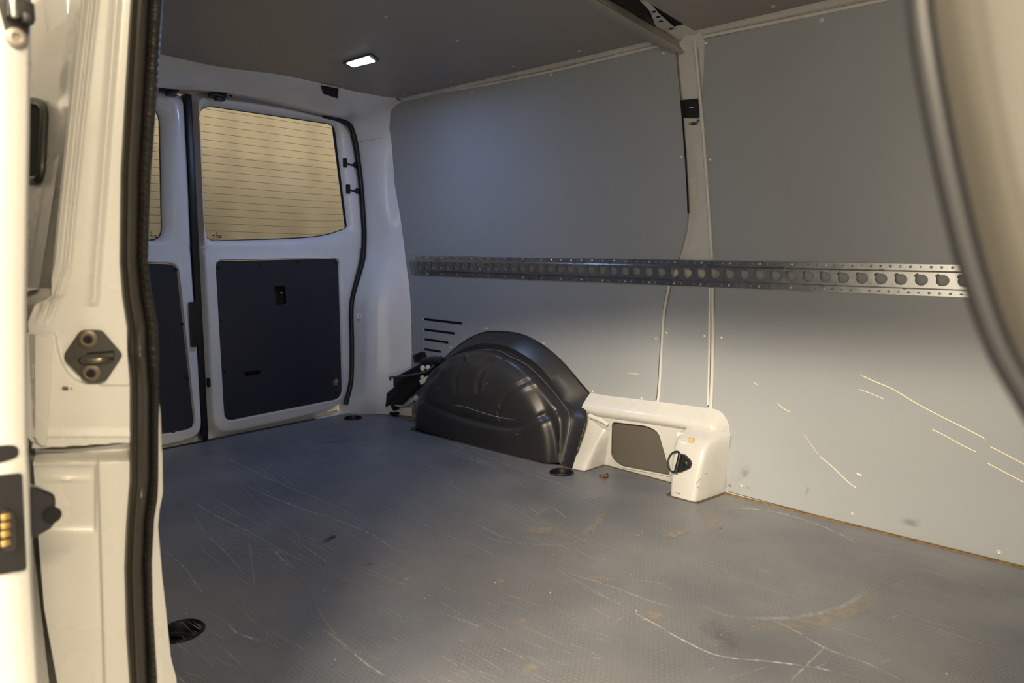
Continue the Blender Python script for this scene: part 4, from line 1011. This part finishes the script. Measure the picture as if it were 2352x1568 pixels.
# white pillar flange showing inside the seal
IX = lambda py: float(np.interp(py, [700, 850, 950, 1050, 1140, 1180, 1220, 1330, 1440, 1520, 1545, 1568, 1640], [340, 352, 369, 373, 374, 366, 363, 372, 384, 392, 398, 405, 410]))
rows = []
for py in range(700, 1660, 10):
    a = sealp(SEALT(py)-10, py)[0]-SEALN*.010; b = sealp(max(IX(py), SEALT(py)-8), py)[0]-SEALN*.014
    rows.append([a, a*.6+b*.4+SEALN*.002, b+SEALN*.0, b-SEALN*.012+np.array([-.002, -.004, 0]), b-SEALN*.06+np.array([-.01, -.02, 0])])
grid('inner_flange', rows, PAINT, jamb, angle=70)
# closing post behind the jamb so no light leaks round it
struct(box('trim_7', (1.565, -.795, .66), (.09, .06, 1.45), PAINT_D, bev=.004))

# ---- outer body side seen in the gap between the open sliding door and the jamb
rows = [[(x, bs(z), z) for x in np.linspace(1.655, -.08, 14)] for z in [-.5, .1, .3, .53, .64, .668, .672, .676, .685, .70, .8, .9, .95, 1.0, 1.06, 1.12, 1.2, 1.3, 1.38, 1.42, 1.46]]
bside = struct(grid('wall_outer', rows, PAINT, angle=40))
def onside(px, py):
    rd = ray(px, py); ts = np.linspace(.2, 3., 1500); P = CAM[None]+ts[:, None]*rd[None]
    g_ = np.array([p[1]-bs(p[2]) for p in P]); k = int(np.argmax(g_ > 0)); return P[k]
vq = [(60, 236), (82, 233), (101, 238), (111, 258), (110, 300), (106, 380), (104, 400), (96, 412), (78, 415), (60, 415)]
VQ = [onside(*q) for q in vq]; n_ = len(VQ)
vent = obj('vent_opening', [p+np.array([0, -.003, 0]) for p in VQ]+[p+np.array([0, .004, 0]) for p in VQ], [tuple(range(n_)), tuple(range(2*n_-1, n_-1, -1))]+[(i, (i+1) % n_, n_+(i+1) % n_, n_+i) for i in range(n_)], VOID, bside); vent['label'] = 'black opening with a rubber rim'
tube('vent_rim', spline([p+np.array([0, -.004, 0]) for p in VQ], 40), .0045, RUBBER, bside, 8)

# ---- open sliding door, its front edge at the picture's left border
DX = 1.9; DR = lambda py: float(np.interp(py, [-80, 0, 300, 700, 1000, 1100, 1200, 1350, 1568, 1660], [76, 75, 71, 64, 66, 71, 74, 78, 93, 100]))
rows = []
for py in list(range(-600, -90, 60))+list(range(-90, 1660, 25))+list(range(1660, 2500, 120)):
    p = onx(DR(py), py, DX); y0 = p[1]; z = p[2]
    rows.append([(DX-1.2, y0+.004, z), (DX-.06, y0+.004, z), (DX-.012, y0+.002, z), (DX-.003, y0-.001, z), (DX, y0-.004, z), (DX, y0-.02, z), (DX, y0-.075, z), (DX-.006, y0-.085, z), (DX-.02, y0-.09, z), (DX-1.2, y0-.09, z)])
sdoor = struct(grid('door_3', rows, PAINT, angle=50))
def dplate(name, pts, x, th, m, parent, r=4):
    Q = rnd([tuple(onx(*q, DX)[1:]) for q in pts], r, 5)
    return plate(name, Q, [], lambda u, v, d: (x-d, u, v), th, m, parent)
lp = dplate('latch_recess', [(-14, -20), (72, -20), (70, 30), (63, 92), (54, 108), (40, 111), (22, 105), (14, 80)], DX+.0015, .003, RUBBER, sdoor, .004)
p = onx(38, 87, DX+.002); lathe('washer', [(.0075, 0), (.0075, .0015), (.006, .0025), (.003, .0022), (.0026, .0005), (.001, .0005)], p, (1, 0, 0), mat('dull_steel', (.30, .27, .23), .4, metal=.7), lp, 22)
box('latch_hook', onx(45, 25, DX+.006), (.014, .018, .014), BLACK, lp); box('latch_claw', onx(30, 12, DX+.008), (.012, .006, .020), CHROME, lp); box('latch_stop', onx(62, 44, DX+.008), (.012, .008, .008), BLACK, lp)
dplate('drain_slot', [(-20, 1024), (30, 1021), (42, 1028), (42, 1044), (34, 1052), (-20, 1068)], DX+.0012, .002, VOID, sdoor, .006)
cpl = dplate('contact_plate', [(-20, 1092), (48, 1085), (58, 1300), (54, 1306), (-20, 1318)], DX+.004, .005, BLACK, sdoor, .002)
cb = dplate('contact_block', [(0, 1168), (22, 1168), (28, 1180), (32, 1245), (26, 1258), (0, 1258)], DX+.008, .006, RUBBER, cpl, .002)
for k, yy in enumerate((1186, 1206, 1225, 1246)):
    p = onx(13, yy, DX+.010); box('contact_pin', p, (.003, .0065, .0052), GOLD, cpl, bev=.0008)
# black guide buffer on the door edge
def gq(px, py, x=1.86): return onx(px, py, x)
Q0 = [gq(*q) for q in [(60, 1118), (85, 1120), (126, 1134), (130, 1145), (130, 1200), (118, 1215), (75, 1240), (60, 1238)]]; n_ = len(Q0)
gb = obj('guide_buffer', Q0+[q+np.array([-.035, -.004, 0]) for q in Q0], [tuple(range(n_)), tuple(range(2*n_-1, n_-1, -1))]+[(i, (i+1) % n_, n_+(i+1) % n_, n_+i) for i in range(n_)], ABS, sdoor)
md = gb.modifiers.new('b', 'BEVEL'); md.width = .003; md.segments = 3
p = gq(120, 1183, 1.862); lathe('buffer_hole', [(.0075, 0), (.0075, .0012), (.0055, .0014), (.001, .0012)], p, (1, .1, 0), VOID, gb, 16)

# ---- rounded glossy pillar at the front edge of the doorway, close to the lens
PE = [(2104, -120), (2110, 0), (2122, 100), (2150, 260), (2185, 430), (2232, 620), (2290, 790), (2352, 905), (2440, 1050), (2540, 1200)]
path = spline([ony(*q, -.850) for q in [(a-34, b) for a, b in PE]], 60)
rows = []
for i, pnt in enumerate(path):
    row = []
    for k in range(28):
        a = math.pi*(k/27*1.25-.15)
        row.append(pnt+np.array([.080*(1-math.cos(a))*.5*1.0 if a > 0 else .003*(-a), .030-.045*math.sin(a), 0]))
    rows.append(row)
tr8 = struct(grid('trim_8', rows, CREAM, angle=70))
tube('dark_edge', path+np.array([.0035, .006, 0]), .0042, mat('dark_glossy_edge', (.010, .010, .013), .3), tr8, 10)  # thin dark glossy tube along the pillar's left edge

# ================================================================== small loose things
lf = onz(1388, 1093, .001)
def lfp(px, py, h): return onz(px, py, h)
V = [lfp(1375, 1093, .003), lfp(1382, 1089, .008), lfp(1390, 1089, .006), lfp(1396, 1084, .014), lfp(1397, 1091, .009), lfp(1396, 1098, .001), lfp(1388, 1097, .001), lfp(1381, 1097, .002), lfp(1388, 1093, .010)]
o = obj('dry_leaf', V, [(0, 1, 8), (1, 2, 8), (2, 3, 8), (3, 4, 8), (4, 5, 8), (5, 6, 8), (6, 7, 8), (7, 0, 8)], LEAF); md = o.modifiers.new('s', 'SOLIDIFY'); md.thickness = .0006
tag(o, 'small curled brown dry leaf lying on the floor before the white sill', 'leaf')
crumbs = [(1075, 1131), (1048, 1129), (1038, 1105), (2003, 1447), (1655, 1458), (1370, 1436), (1137, 1338), (1170, 1320), (1264, 1361), (923, 1340), (1022, 1390), (975, 1492), (1450, 1320), (1395, 1330), (770, 1515), (1060, 1470), (868, 1513), (1475, 1222), (1466, 1229), (1930, 1480)]
V = []; F = []; rg = random.Random(11)
for px, py in crumbs+[(rg.uniform(700, 2200), rg.uniform(1180, 1560)) for _ in range(20)]:
    c = onz(px, py, 0); s = rg.uniform(.0009, .0022); b = len(V)
    V += [c+np.array([s, 0, .0003]), c+np.array([-s*.6, s*.8, .0003]), c+np.array([-s*.7, -s*.7, .0003]), c+np.array([0, 0, s])]; F += [(b, b+1, b+3), (b+1, b+2, b+3), (b+2, b, b+3), (b, b+2, b+1)]
o = obj('crumbs', V, F, mat('pale_crumb', (.48, .42, .33), .8, noise=(300, .5))); o['kind'] = 'stuff'
tag(o, 'scattered pale crumbs and grit on the grey floor', 'debris')
